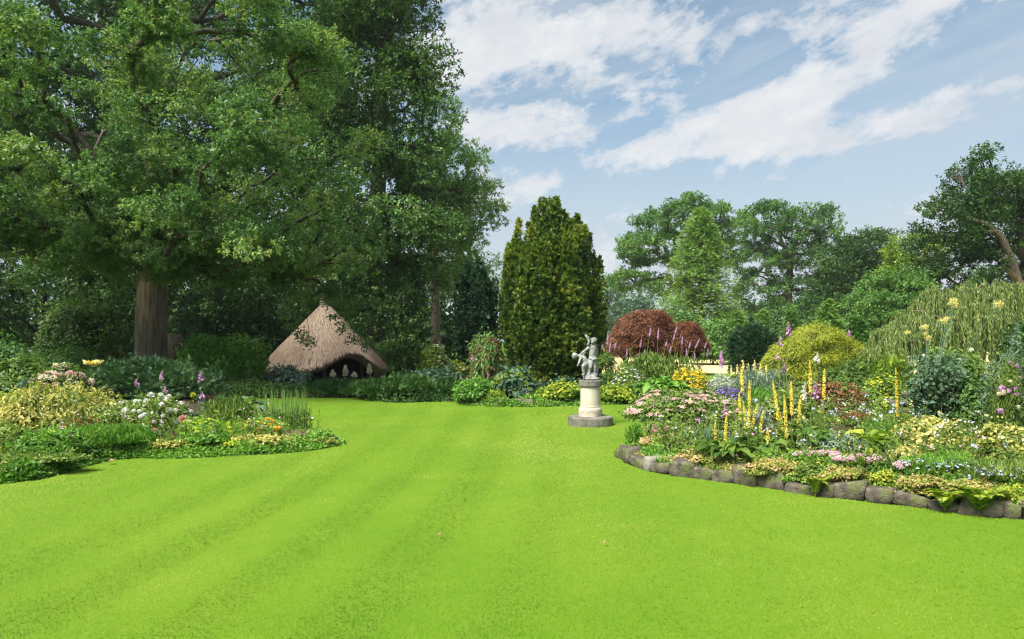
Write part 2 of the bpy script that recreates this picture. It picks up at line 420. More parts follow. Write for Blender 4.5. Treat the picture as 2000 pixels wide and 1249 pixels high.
def tree(name, label, cat, px, Y, lobes, trunk, r0, nclump, crad, ntwig, nleaf, size, mat, bark, T=LEAF1, group=None, seed=1, flat=.62, spacing=0., tint=(.2, .8), tvar=.2, tip=.02, shell=.45, droop=.15, tr=.34, sides=9, extra=None, bough=None):
    """broadleaved tree: trunk and limbs, crown of clumps > twigs > leaves. lobes as (px, py, distance, rx px, rz px, ry m)"""
    reseed(seed); x = (px - 1000) / FPX * Y; zb = float(gz(x, Y)); root = thing(name, (x, Y, zb), label, cat, group)
    lw = [(at(a, b, d), A(rx / FPX * d, ry, rz / FPX * d)) for a, b, d, rx, rz, ry in lobes]
    C = clump_centres(lw, nclump, shell, spacing)
    if bough:                      # boughs: rounded masses whose upper and outer side carries the clumps
        B = clump_centres(lw, bough[0], .35, bough[1] * .8); B = np.concatenate([B, [at(*q) for q in bough[2]]]) if len(bough) > 2 else B; br = bough[1] * RNG.uniform(.75, 1.3, len(B)); i = RNG.integers(len(B), size=nclump); d = rdir(nclump); d[:, 2] = np.where(d[:, 2] < -.25, -d[:, 2], d[:, 2]); C = B[i] + d * (br[i] * (.75 + .25 * RNG.random(nclump)))[:, None] * A(1, 1, .8)
    tp = np.array([A(x + dx, Y + dy, zb + h) for dx, dy, h in trunk])
    sk = skeleton(tp, C, r0, tip)
    tb = MB(); tube(tb, sk[0][0], sk[0][1] * np.r_[1.28, np.ones(len(tp) - 1)], 16, RNG.random()); tb.build('trunk', bark, root, smooth=True)
    lb = MB()
    for P, R in sk[1:]: tube(lb, P, R, 6 if R[0] > .05 else 3, cap=False)
    lb.build('limb', BARK_DARK, root, smooth=True, kind='stuff')
    mb = MB(); n = len(C)
    # twigs in each clump, leaves in a rosette on each twig end
    cr = crad * RNG.uniform(.7, 1.3, n); ti = np.repeat(np.arange(n), ntwig); m = len(ti); d = rdir(m)
    TP = C[ti] + d * (cr[ti] * RNG.random(m) ** .45)[:, None] * A(1, 1, flat); out = nrm(d + A(0, 0, .25))
    ct = RNG.random(n)
    li = np.repeat(np.arange(m), nleaf); q = len(li)
    D = out[li] * .55 + rdir(q) * 1.0 - A(0, 0, droop); P = TP[li] + rdir(q) * size * .55; U = A(0, 0, .75) + out[li] * .5 + rdir(q) * .75
    tt = tint[0] + (tint[1] - tint[0]) * ct[ti[li]] + RNG.normal(size=q) * tvar + np.where(RNG.random(m)[li] > .992, .6, 0)
    scatter(mb, T, P, D, U, size * RNG.uniform(.65, 1.3, q), tt)
    mb.build('crown', mat, root, kind='stuff')
    if extra: extra(root, C, sk)
    return root

# ------------------------------------------------------------------ colours
BARK = solid_mat('bark', (.075, .055, .038), (.20, .155, .115), scale=12, bump=1.0, bscale=13, stretch=(1, 1, .10), bdist=.05)
BARK_DARK = solid_mat('bark_dark', (.035, .030, .020), (.09, .075, .05), scale=10, bump=.6, bscale=14)
BARK_PALE = solid_mat('bark_pale', (.085, .066, .052), (.165, .125, .098), scale=6, bump=.6, bscale=14, stretch=(1, 1, .3))
M_OAK = leaf_mat('oak_leaf', [(.046, .106, .027), (.092, .188, .052), (.158, .268, .088), (.29, .34, .085)], trans=.38)
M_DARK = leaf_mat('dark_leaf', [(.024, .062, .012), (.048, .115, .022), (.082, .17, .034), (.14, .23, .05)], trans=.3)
M_MID = leaf_mat('mid_leaf', [(.042, .108, .022), (.078, .178, .036), (.125, .245, .054), (.19, .31, .075)], trans=.32)
M_LIGHT = leaf_mat('light_leaf', [(.07, .16, .032), (.115, .23, .05), (.17, .30, .068), (.24, .36, .09)], trans=.35)
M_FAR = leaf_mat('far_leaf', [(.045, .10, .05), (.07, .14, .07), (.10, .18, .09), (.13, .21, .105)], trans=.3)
M_YEW = leaf_mat('yew_needle', [(.022, .056, .010), (.062, .122, .014), (.135, .195, .022), (.30, .31, .035)], trans=.22)
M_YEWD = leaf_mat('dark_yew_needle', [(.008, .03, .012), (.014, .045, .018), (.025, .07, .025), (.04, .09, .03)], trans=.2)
M_JUN = leaf_mat('juniper_needle', [(.02, .06, .012), (.04, .105, .02), (.07, .15, .03), (.11, .19, .04)], trans=.22)
M_JUNB = leaf_mat('blue_juniper_needle', [(.022, .062, .022), (.042, .105, .036), (.07, .145, .05), (.115, .195, .075)], trans=.22)
M_RED = leaf_mat('red_maple_leaf', [(.062, .025, .013), (.135, .055, .027), (.205, .088, .044), (.28, .13, .068)], trans=.3, tboost=(1.3, .9, .6))
M_GOLD = leaf_mat('golden_maple_leaf', [(.12, .155, .016), (.23, .27, .024), (.33, .37, .036), (.46, .47, .07)], trans=.34)
M_GREEN = leaf_mat('garden_leaf', [(.050, .105, .017), (.095, .172, .027), (.15, .238, .040), (.235, .318, .072)], trans=.33)
M_FRESH = leaf_mat('fresh_leaf', [(.06, .16, .018), (.11, .25, .03), (.17, .34, .045), (.26, .42, .08)], trans=.36)
M_BLUEG = leaf_mat('glaucous_leaf', [(.045, .10, .055), (.085, .16, .09), (.14, .225, .13), (.22, .30, .19)], trans=.28)
M_GREY = leaf_mat('silver_leaf', [(.06, .10, .06), (.12, .18, .11), (.20, .27, .18), (.36, .42, .32)], trans=.22)
M_VARIEG = leaf_mat('variegated_leaf', [(.05, .12, .02), (.16, .22, .035), (.38, .38, .09), (.58, .52, .20)], trans=.33)
M_YGREEN = leaf_mat('yellow_green_leaf', [(.09, .17, .018), (.18, .28, .025), (.32, .40, .04), (.5, .5, .07)], trans=.34)
M_SEDUM = leaf_mat('sedum_leaf', [(.10, .17, .03), (.22, .28, .045), (.38, .36, .08), (.52, .36, .22)], trans=.3)
M_BRONZE = leaf_mat('bronze_leaf', [(.05, .06, .02), (.12, .08, .03), (.2, .09, .04), (.3, .14, .06)], trans=.3)
M_WILLOW = leaf_mat('weeping_leaf', [(.07, .12, .025), (.14, .20, .05), (.22, .28, .08), (.34, .38, .13)], trans=.33)
M_STEM = leaf_mat('green_stem', [(.09, .15, .03), (.16, .22, .05)], trans=0)
def petal(key, *c, trans=.3): return leaf_mat(key, list(c), trans=trans, tboost=(1, 1, 1), rough=.6, spec=.2)
F_WHITE = petal('white_petal', (.62, .62, .55), (.85, .84, .80))
F_PINK = petal('pink_petal', (.55, .28, .36), (.78, .52, .58), (.86, .74, .76))
F_DPINK = petal('deep_pink_petal', (.45, .12, .22), (.62, .26, .38), (.75, .45, .5))
F_MAUVE = petal('mauve_petal', (.38, .18, .38), (.55, .30, .53), (.74, .52, .68))
F_PURPLE = petal('purple_petal', (.11, .06, .28), (.19, .11, .42), (.32, .22, .56))
F_BLUE = petal('blue_petal', (.36, .36, .72), (.60, .60, .86), (.84, .84, .93))
F_YELLOW = petal('yellow_petal', (.62, .42, .02), (.82, .62, .03), (.9, .76, .12))
F_PALEY = petal('pale_yellow_petal', (.70, .60, .12), (.84, .76, .25), (.88, .82, .42))
F_MULL = petal('mullein_petal', (.68, .50, .04), (.82, .66, .08), (.88, .78, .2))
F_CREAM = petal('cream_petal', (.55, .50, .28), (.75, .70, .48), (.85, .82, .66))
F_LIME = petal('lime_bract', (.35, .45, .03), (.58, .62, .05), (.75, .74, .1))
F_ORANGE = petal('orange_petal', (.7, .28, .02), (.82, .48, .04), (.85, .66, .1))
F_SALMON = petal('salmon_petal', (.55, .25, .2), (.72, .42, .36), (.8, .58, .5))
F_RUST = petal('rusty_pink_petal', (.50, .30, .24), (.72, .50, .46), (.84, .69, .65))

# ------------------------------------------------------------------ the setting: ground, field, beds, path
def grid_mesh(xs, ys, zf):
    X, Y = np.meshgrid(xs, ys); Z = zf(X, Y); nx, ny = len(xs), len(ys); i = np.arange(ny - 1)[:, None] * nx + np.arange(nx - 1)[None]
    m = MB(); m.add(np.stack([X, Y, Z], -1), [np.stack([i, i + 1, i + nx + 1, i + nx], -1).reshape(-1, 4)]); return m
def lawn_material():
    m = bpy.data.materials.new('lawn'); m.use_nodes = True; m.node_tree.nodes.clear(); t = NT(m.node_tree)
    co = t('ShaderNodeTexCoord').outputs['Object']
    n1 = t.noise(co, .55, 4, .55); n2 = t.noise(co, 9, 5, .7); n3 = t.noise(t.vmath('MULTIPLY', co, (1, 1, 1)), 70, 3, .7)
    c = t.mix(t.ramp(n1, [(.35, 0), (.65, 1)]), (.078, .170, .007), (.11, .198, .010))
    c = t.mix(t.ramp(n2, [(.42, 0), (.75, .45)]), c, (.16, .21, .025))
    c = t.mix(t.ramp(n3, [(.40, .14), (.62, 0)]), c, (.07, .14, .008))
    p = t('ShaderNodeBsdfPrincipled', Base__Color=c, Roughness=.8); p.inputs['Specular IOR Level'].default_value = .15
    b = t('ShaderNodeBump', Strength=.2, Distance=.01, Height=n3); t.l.new(b.outputs[0], p.inputs['Normal'])
    t('ShaderNodeOutputMaterial', Surface=p.outputs[0]); return m
M_LAWN = lawn_material()
gxs = np.r_[-500, -300, -200, -120, np.arange(-80, 81, 2.0), 120, 200, 300, 500]
gys = np.r_[-60, -30, -10, np.arange(-2, 60, 1.0), 64, 70, 80, 100, 130, 180, 260, 400, 700]
tag(grid_mesh(gxs, gys, gz).build('ground', M_LAWN, smooth=True), kind='structure')
SOIL = solid_mat('soil', (.035, .024, .016), (.085, .058, .038), scale=5, bump=1.0, bscale=30, bdist=.03)
WOODFLOOR = solid_mat('woodland_floor', (.03, .035, .012), (.07, .06, .03), scale=2, bump=.8, bscale=18, bdist=.04)
HAY = solid_mat('mown_hay', (.52, .42, .18), (.66, .55, .28), scale=.4, bump=.5, bscale=30, stretch=(1, .25, 1))
tag(grid_mesh(np.r_[np.linspace(3.2, 70, 40)], np.linspace(34.5, 150, 40), lambda x, y: .012 + .05 * np.sin(x * .8) * np.sin(y * .5) ** 2 * 0 + 0 * x).build('hay_field', HAY), kind='structure')

def bed(name, center, outline, h, mat, n=160, rough=.03):
    """soil of a flower bed: rises from a cut edge"""
    o = np.array(outline, float)[:, :2]; seg = np.r_[0, np.cumsum(np.hypot(*np.diff(np.r_[o, o[:1]], axis=0).T))]
    t = np.linspace(0, seg[-1], n, endpoint=False); e = np.stack([np.interp(t, seg, np.r_[o[:, i], o[:1, i]]) for i in (0, 1)], -1)
    e = (e + .5 * np.roll(e, 1, 0) + .5 * np.roll(e, -1, 0)) / 2; c = np.array(center[:2], float); BEDS.append((c, e, h)); m = MB(); V = []
    rs = [1.0, .985, .95, .9, .82, .7, .55, .4, .2, .03]
    for s in rs:
        q = c + (e - c) * s; z = gz(q[:, 0], q[:, 1]) + .008 + h * sm(1.0, .82, s) + RNG.normal(size=n) * rough * (s < .97); V.append(np.c_[q, z])
    i = np.arange(n); f = np.concatenate([np.stack([k*n + i, k*n + (i+1) % n, (k+1)*n + (i+1) % n, (k+1)*n + i], -1) for k in range(len(rs) - 1)])
    m.add(np.concatenate(V), [f[:, ::-1]]); return tag(m.build(name, mat, smooth=True), kind='structure')
reseed(5)
LEFT_EDGE = [gp(*p) for p in [(-260, 968), (-120, 958), (0, 945), (70, 938), (120, 924), (165, 908), (210, 899), (270, 894), (400, 893), (500, 889), (575, 883), (630, 876), (660, 868), (655, 858), (610, 845), (560, 832), (520, 812), (480, 794), (440, 782)]]
bed('flower_bed_left', (-6.8, 12.2), LEFT_EDGE + [A(-8.6, 19.8, 0), A(-14, 20.5, 0), A(-14, 9, 0)], .14, SOIL)
RIGHT_EDGE = [A(1.68, 10.3, 0), gp(1221, 893), gp(1240, 908), gp(1285, 922), gp(1330, 930), gp(1440, 944), gp(1600, 967), gp(1800, 991), gp(2000, 1016), A(6.2, 5.55, 0), A(8.5, 4.6, 0)]
bed('flower_bed_right', (4.9, 9.4), RIGHT_EDGE + [A(11, 6, 0), A(10.5, 12.4, 0), A(7.2, 13.2, 0), A(4.4, 13.0, 0), A(2.6, 12.6, 0)], .26, SOIL)
BACK_EDGE = [gp(*p) for p in [(430, 779), (520, 778), (620, 777), (700, 777), (720, 783), (780, 787), (850, 785), (890, 784), (910, 792), (980, 795), (1060, 795), (1140, 792), (1200, 790), (1262, 785), (1300, 788), (1380, 792)]]
bed('border_back', (0.5, 21.0), [A(-10.2, 20.6, 0)] + BACK_EDGE + [A(6.4, 17.4, 0), A(9.6, 16.6, 0), A(14, 15.6, 0), A(16, 24, 0), A(6, 29, 0), A(-3, 31, 0), A(-11, 25, 0)], .10, SOIL)
tag(grid_mesh(np.linspace(-60, -1.5, 60), np.linspace(21.4, 75, 60), lambda x, y: gz(x, y) + .03).build('woodland_floor_ground', WOODFLOOR, smooth=True), kind='structure')

# ------------------------------------------------------------------ mown grass
def point_in(poly, x, y):
    px, py = poly[:, 0], poly[:, 1]; qx, qy = np.roll(px, -1), np.roll(py, -1); ins = np.zeros(len(x), bool)
    for a, b, c, d in zip(px, py, qx, qy):
        hit = ((b > y) != (d > y)) & (x < (c - a) * (y - b) / (d - b + 1e-12) + a); ins ^= hit
    return ins
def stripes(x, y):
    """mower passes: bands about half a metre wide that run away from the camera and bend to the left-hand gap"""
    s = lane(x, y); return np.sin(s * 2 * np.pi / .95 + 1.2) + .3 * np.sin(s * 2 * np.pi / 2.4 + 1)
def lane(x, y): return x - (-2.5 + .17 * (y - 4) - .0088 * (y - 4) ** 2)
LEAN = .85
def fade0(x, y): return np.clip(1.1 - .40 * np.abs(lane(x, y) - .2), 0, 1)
def lawn_grass(n=340000):
    reseed(77); u = RNG.random(n); y0, y1 = 3.55, 19.9
    y = y0 * (y1 / y0) ** (u ** 1.12); x = RNG.uniform(-.80, .80, n) * y
    ok = np.ones(n, bool)
    for c, e, h in BEDS: ok &= ~point_in(c + (e - c) * .995, x, y)
    x, y = x[ok], y[ok]; n = len(x); L = RNG.uniform(.007, .015, n) * (1 + .03 * y); z = gz(x, y)
    st = np.tanh(stripes(x, y) * 1.6); patch = lump(np.c_[x, y, 0 * x], 1.3, 3); fine = lump(np.c_[x, y, 0 * x], 11, 8)
    fade = np.clip(.55 + .5 * lump(np.c_[x, y, 0 * x], .8, 21), .1, 1) * np.clip(1.25 - .36 * np.abs(lane(x, y) - .2), .12, 1); D = np.c_[RNG.normal(size=n) * .5, LEAN * fade * st + RNG.normal(size=n) * .5, .75 + 0 * x]; P = np.c_[x, y, z]
    w = L * .18 * (1 + .20 * y); a = RNG.uniform(0, np.pi, n); side = np.c_[np.cos(a), np.sin(a) * .4, 0 * a] * w[:, None]
    tip = P + nrm(D) * L[:, None]; g = np.cross(side, nrm(D)); side = np.where((g[:, 1] > .12 * g[:, 2] + 0 * y)[:, None], -side, side); V = np.stack([P - side, P + side, tip], 1)
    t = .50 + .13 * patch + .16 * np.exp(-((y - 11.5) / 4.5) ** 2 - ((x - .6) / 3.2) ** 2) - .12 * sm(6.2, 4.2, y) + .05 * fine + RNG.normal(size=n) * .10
    t = t + .10 * fade0(x, y) * st  # light and dark of the leaning mower bands, also put into blade colour
    for a, b, rx, ry, k in [(820, 932, .30, .16, .6), (640, 926, .13, .10, .4), (560, 960, .5, .2, .15), (1560, 1045, .4, .2, -.2), (300, 1140, .35, .2, .18), (900, 870, .9, .7, .16), (1400, 980, 1.2, .5, .10), (640, 800, 1.6, 1.5, -.12)]:  # grass patches; the last paints the trees' shade on the far-left lawn
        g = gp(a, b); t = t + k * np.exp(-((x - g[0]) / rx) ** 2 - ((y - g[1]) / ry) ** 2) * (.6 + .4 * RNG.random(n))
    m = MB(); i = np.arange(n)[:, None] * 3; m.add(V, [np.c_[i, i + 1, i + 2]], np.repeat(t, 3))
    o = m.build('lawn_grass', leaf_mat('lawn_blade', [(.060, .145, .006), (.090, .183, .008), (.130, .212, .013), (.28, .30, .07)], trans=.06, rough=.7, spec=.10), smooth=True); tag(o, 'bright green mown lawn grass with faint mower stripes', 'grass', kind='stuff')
    N = nrm(np.c_[-D[:, 0] * .25, -D[:, 1] * .22, 1 + 0 * x]); o.data.normals_split_custom_set_from_vertices(np.repeat(N, 3, 0).astype(np.float32))     # a sward is lit as a whole: its blades bend over
lawn_grass()

# ------------------------------------------------------------------ stone edging of the right-hand bed
def stone_mesh(L, D, H, seed, cuts=4):
    r = np.random.default_rng(seed); bm = bmesh.new(); bmesh.ops.create_cube(bm, size=1); bmesh.ops.subdivide_edges(bm, edges=bm.edges[:], cuts=cuts, use_grid_fill=True)
    v = np.array([q.co[:] for q in bm.verts]); rnd = nrm(v) * .62; v = v * .74 + rnd * .26
    v = v * (1 + .07 * lump(v, 5, seed)[:, None] + .035 * lump(v, 14, seed + 1)[:, None]); v[:, 0] += v[:, 2] * r.uniform(-.12, .12)
    v = v * A(L, D, H)
    for q, c in zip(bm.verts, v): q.co = c
    me = bpy.data.meshes.new('stone'); bm.to_mesh(me); bm.free(); me.polygons.foreach_set('use_smooth', np.ones(len(me.polygons), bool)); return me
def lichen(t, co, c):
    c = t.mix(t.ramp(t.noise(co, 9, 5, .7), [(.56, 0), (.66, .75)]), c, (.26, .25, .20)); return t.mix(t.ramp(t.noise(co, 5, 4, .6), [(.52, 0), (.64, .8)]), c, (.10, .12, .03))
STONE = solid_mat('rough_stone', (.058, .049, .038), (.15, .128, .102), scale=7, bump=1.0, bscale=22, bdist=.03, extra=lichen)
STONE_PALE = solid_mat('pale_stone', (.17, .155, .13), (.29, .265, .225), scale=6, bump=.7, bscale=22, bdist=.02)
def edging(name, label, line, step, H, seed, pale=(), z0=0., D=.26):
    reseed(seed); o = np.array(line)[:, :2]; seg = np.r_[0, np.cumsum(np.hypot(*np.diff(o, axis=0).T))]; root = thing(name, (o[0, 0], o[0, 1], z0), label, 'stone edging'); s = 0.; i = 0
    while s < seg[-1] - .1:
        L = step * RNG.uniform(.55, 1.55); m = s + L / 2; p = A(np.interp(m, seg, o[:, 0]), np.interp(m, seg, o[:, 1])); q = A(np.interp(m + .1, seg, o[:, 0]), np.interp(m + .1, seg, o[:, 1])); r = A(np.interp(m - .1, seg, o[:, 0]), np.interp(m - .1, seg, o[:, 1]))
        h = H * RNG.uniform(.55, 1.4); me = stone_mesh(L * 1.02, D * RNG.uniform(.8, 1.2), h * 1.15, seed * 31 + i); me.materials.append(STONE_PALE if i in pale else STONE)
        ob = bpy.data.objects.new('stone', me); COL.objects.link(ob); ob.parent = root; ob.location = (p[0] - o[0, 0], p[1] - o[0, 1] + RNG.normal() * .02, h * .42 - z0 * 0); ob.rotation_euler = (RNG.normal() * .08, RNG.normal() * .09, math.atan2(q[1] - r[1], q[0] - r[0]) + RNG.normal() * .06)
        s += L * .97; i += 1
    return root
edging('stone_edging', 'row of rough lichened stones holding up the flower bed beside the lawn', [a + A(0, .07, 0) for a in RIGHT_EDGE[1:10]], .25, .155, 3, pale=(4,))
edging('stone_edging', 'low half-hidden stones along the lawn below the hydrangea', [gp(905, 791) + A(0, .1, 0), gp(980, 794) + A(0, .1, 0), gp(1062, 794) + A(0, .1, 0), gp(1130, 790) + A(0, .1, 0)], .34, .13, 9, pale=(7,))
def loose_stone(px, py, L, H, label, seed, mat=STONE, name='edging_stone'):
    p = gp(px, py); me = stone_mesh(L, L * .7, H, seed); me.materials.append(mat); o = bpy.data.objects.new(name, me); COL.objects.link(o); o.location = (p[0], p[1] + .1, H * .3); o.rotation_euler = (0, 0, seed * 1.3); tag(o, label, 'stone')
loose_stone(505, 886, .22, .10, 'pale flat stone at the front of the yellow-leaved mat', 4, STONE_PALE)
loose_stone(568, 879, .28, .16, 'round mossy brown stone at the edge of the pink mat', 6)
loose_stone(640, 871, .24, .15, 'mossy brown stone at the very tip of the bed', 8)
loose_stone(1226, 889, .20, .16, 'dark upright stone at the corner of the bed by the lawn', 12)
# low stone steps far back on the right
reseed(4); root = thing('garden_steps', gp(1790, 812), 'low weathered stone steps seen beside the blue-grey bush', 'steps')
for k in range(4):
    me = stone_mesh(1.05 - k * .1, .42, .14, 70 + k); me.materials.append(STONE); o = bpy.data.objects.new('step', me); COL.objects.link(o); o.parent = root; o.location = (0.0 + k * .05, .5 + k * .42, .05 + k * .15); o.rotation_euler = (0, 0, -.15)

# ------------------------------------------------------------------ statue on its pedestal
SX, SY = (1153 - 1000) / FPX * 13.75, 13.75
def lathe(prof, n=40):
    m = MB(); a = np.arange(n) * 2 * np.pi / n; V = [np.c_[r * np.cos(a), r * np.sin(a), np.full(n, z)] for r, z in prof]; i = np.arange(n)
    f = np.concatenate([np.stack([k*n + i, k*n + (i+1) % n, (k+1)*n + (i+1) % n, (k+1)*n + i], -1) for k in range(len(prof) - 1)])
    m.add(np.concatenate(V), [f, [tuple(range((len(prof)-1)*n, len(prof)*n))]]); return m
def shift(m, d):
    for q in m.v: q += np.asarray(d)
    return m
def streak(c2):
    def f(t, co, c): return t.mix(t.ramp(t.noise(t.vmath('MULTIPLY', co, (1, 1, .35)), 7, 5, .65), [(.5, 0), (.68, .6)]), c, c2)
    return f
PLINTH = solid_mat('weathered_plinth', (.09, .085, .07), (.19, .18, .15), scale=9, bump=.6, bscale=30, extra=streak((.30, .28, .22)))
SHAFT = solid_mat('cream_stone', (.46, .41, .31), (.58, .52, .41), scale=3, bump=.25, bscale=40, bdist=.01, extra=streak((.44, .40, .30)), contrast=(.3, .7))
DRUM = solid_mat('stained_stone', (.38, .32, .25), (.55, .48, .38), scale=8, bump=.4, bscale=40, extra=streak((.22, .2, .16)))
LEAD = solid_mat('grey_lead', (.14, .14, .135), (.34, .34, .325), scale=12, bump=.4, bscale=50, bdist=.01, contrast=(.38, .62), rough=.7)
ped = thing('pedestal', (SX, SY, 0), 'round cream stone pedestal with dark round plinth on the lawn', 'pedestal')
lo = (SX, SY, 0)
shift(lathe([(.445, -.02), (.45, .02), (.45, .15), (.44, .172), (.41, .178)]), lo).build('plinth', PLINTH, ped, smooth=False)
shift(lathe([(.235, .178), (.238, .30), (.228, .335), (.212, .352), (.205, .36)]), lo).build('lower_drum', DRUM, ped)
shift(lathe([(.20, .36), (.205, .37), (.200, .40), (.198, .77)]), lo).build('shaft', SHAFT, ped)
shift(lathe([(.20, .77), (.225, .775), (.232, .79), (.232, .885), (.225, .898), (.15, .90)]), lo).build('cap', PLINTH, ped)
def capsule(mb, chain, n=14):
    """tapered limb of overlapping balls and sleeves through (x, y, z, r) points"""
    c = np.array(chain, float)
    for k in range(len(c) - 1):
        L = np.linalg.norm(c[k+1, :3] - c[k, :3]); m = max(2, int(L / (.35 * min(c[k, 3], c[k+1, 3])) + 1))
        for t in np.linspace(0, 1, m):
            p = c[k] * (1 - t) + c[k+1] * t; ball(mb, p[:3], (p[3],) * 3, n)
def ball(mb, c, r, n=12):
    th = np.linspace(0, np.pi, n // 2 + 1)[1:-1]; ph = np.arange(n) * 2 * np.pi / n
    V = [np.c_[np.sin(t) * np.cos(ph), np.sin(t) * np.sin(ph), np.full(n, np.cos(t))] for t in th]; V = np.concatenate([A((0, 0, 1)).reshape(1, 3)] + V + [A((0, 0, -1)).reshape(1, 3)])
    k = len(th); i = np.arange(n); q = [np.stack([1 + a*n + i, 1 + (a+1)*n + i, 1 + (a+1)*n + (i+1) % n, 1 + a*n + (i+1) % n], -1) for a in range(k - 1)]
    t1 = np.stack([0*i, 1 + i, 1 + (i+1) % n], -1); t2 = np.stack([0*i + 1 + k*n, 1 + (k-1)*n + (i+1) % n, 1 + (k-1)*n + i], -1)
    mb.add(V * np.asarray(r) + np.asarray(c), [np.concatenate(q), t1, t2])
def statue():
    reseed(31); b = MB()
    Zp = lambda x, y, d=0.: ((x - 410) * .0018, d, (640 - y) * .0018)       # measured off the photograph, metres
    def cz(*pts): capsule(b, [(*Zp(x, y, d), r) for x, y, d, r in pts])
    # rocky foot
    ball(b, (0, 0, .03), (.165, .15, .05)); ball(b, (-.02, 0, .075), (.15, .13, .05)); ball(b, (.03, .02, .11), (.10, .10, .05))
    # standing child: legs, trunk, neck, head
    cz((447, 575, .0, .030), (452, 545, .0, .034), (455, 500, -.01, .040), (446, 450, .0, .052), (432, 415, .0, .068))
    cz((470, 578, -.04, .024), (447, 575, .0, .028))
    cz((384, 572, -.06, .028), (392, 545, -.05, .034), (398, 495, -.07, .041), (408, 450, -.04, .052), (420, 415, .0, .066))
    cz((370, 578, -.09, .022), (386, 573, -.06, .026))
    cz((425, 420, .0, .078), (428, 370, .005, .074), (430, 320, .0, .080), (432, 275, .0, .074), (436, 250, .0, .052), (438, 232, -.01, .034))
    ball(b, Zp(441, 200, -.02), (.060, .066, .068)); ball(b, Zp(427, 208, -.072), (.016, .02, .014)); ball(b, Zp(424, 220, -.06), (.03, .03, .022))
    for k in range(26):
        d = rdir(1)[0]; d[2] = abs(d[2]) * .8 + .0; d[1] = abs(d[1]) * .9 - .25; ball(b, np.array(Zp(443, 196, -.01)) + d * .062, (.021,) * 3, 8)
    # raised arm with a shell
    cz((405, 262, .0, .036), (380, 240, -.05, .031), (385, 205, -.07, .025), (378, 190, -.07, .022))
    for k in range(5):
        cz((384, 205, -.07, .016), (362 + k * 6, 165 - (k % 3) * 5, -.075 + k * .012, .020), (338 + k * 11, 128 + abs(k - 1) * 9, -.075 + k * .014, .011))
    # arm reaching down to the second child
    cz((402, 262, -.01, .036), (365, 292, -.04, .031), (330, 318, -.05, .027), (300, 345, -.04, .022)); ball(b, Zp(292, 352, -.04), (.024, .02, .02))
    # right arm and the cloth that falls behind
    cz((462, 262, .02, .034), (480, 310, .04, .029), (472, 355, .02, .024))
    cz((466, 250, .05, .030), (474, 330, .06, .034), (470, 420, .065, .040), (474, 500, .06, .042), (472, 580, .05, .046))
    cz((440, 410, .07, .03), (445, 500, .075, .036), (440, 580, .06, .04)); cz((395, 395, -.055, .02), (430, 408, -.075, .022), (468, 400, -.04, .022))
    # crouching child that leans out
    cz((372, 470, -.02, .066), (350, 425, -.02, .062), (322, 392, -.02, .060), (298, 374, -.02, .048), (272, 370, -.02, .030))
    ball(b, Zp(232, 370, -.02), (.062, .062, .060)); ball(b, Zp(203, 380, -.035), (.014, .016, .013)); ball(b, Zp(215, 392, -.04), (.026, .03, .02))
    for k in range(24):
        d = rdir(1)[0]; d[2] = abs(d[2]) * .9 - .1; ball(b, np.array(Zp(232, 366, -.015)) + d * .056, (.020,) * 3, 8)
    cz((300, 382, -.06, .032), (282, 415, -.08, .027), (272, 445, -.09, .022), (262, 470, -.08, .019)); ball(b, Zp(258, 476, -.08), (.02, .018, .02))
    cz((305, 375, .03, .030), (330, 345, .05, .026), (352, 330, .03, .022))
    cz((372, 470, -.04, .060), (335, 462, -.09, .048), (318, 480, -.10, .040), (322, 530, -.09, .034), (330, 568, -.08, .028), (312, 578, -.10, .022))
    cz((376, 475, .02, .058), (372, 520, .0, .046), (366, 560, .0, .036), (350, 578, -.02, .026))
    a = np.linspace(0, 2 * np.pi, 18); capsule(b, [(*np.add(Zp(325, 510, -.11), (.042 * math.cos(q) * .5, .01, .060 * math.sin(q))), .012) for q in a], 8)
    me = b.mesh('statue', LEAD); o = bpy.data.objects.new('tmp', me); COL.objects.link(o)
    rm = o.modifiers.new('r', 'REMESH'); rm.mode = 'VOXEL'; rm.voxel_size = .0100; s = o.modifiers.new('s', 'SMOOTH'); s.iterations = 2; s.factor = .5
    dg = bpy.context.evaluated_depsgraph_get(); me2 = bpy.data.meshes.new_from_object(o.evaluated_get(dg)); bpy.data.objects.remove(o)
    me2.name = 'statue'; me2.polygons.foreach_set('use_smooth', np.ones(len(me2.polygons), bool))
    if not me2.materials: me2.materials.append(LEAD)
    st = bpy.data.objects.new('statue', me2); COL.objects.link(st); st.location = (SX + .01, SY, .895); tag(st, 'grey statue of two playing children standing on the round pedestal', 'statue')
statue()

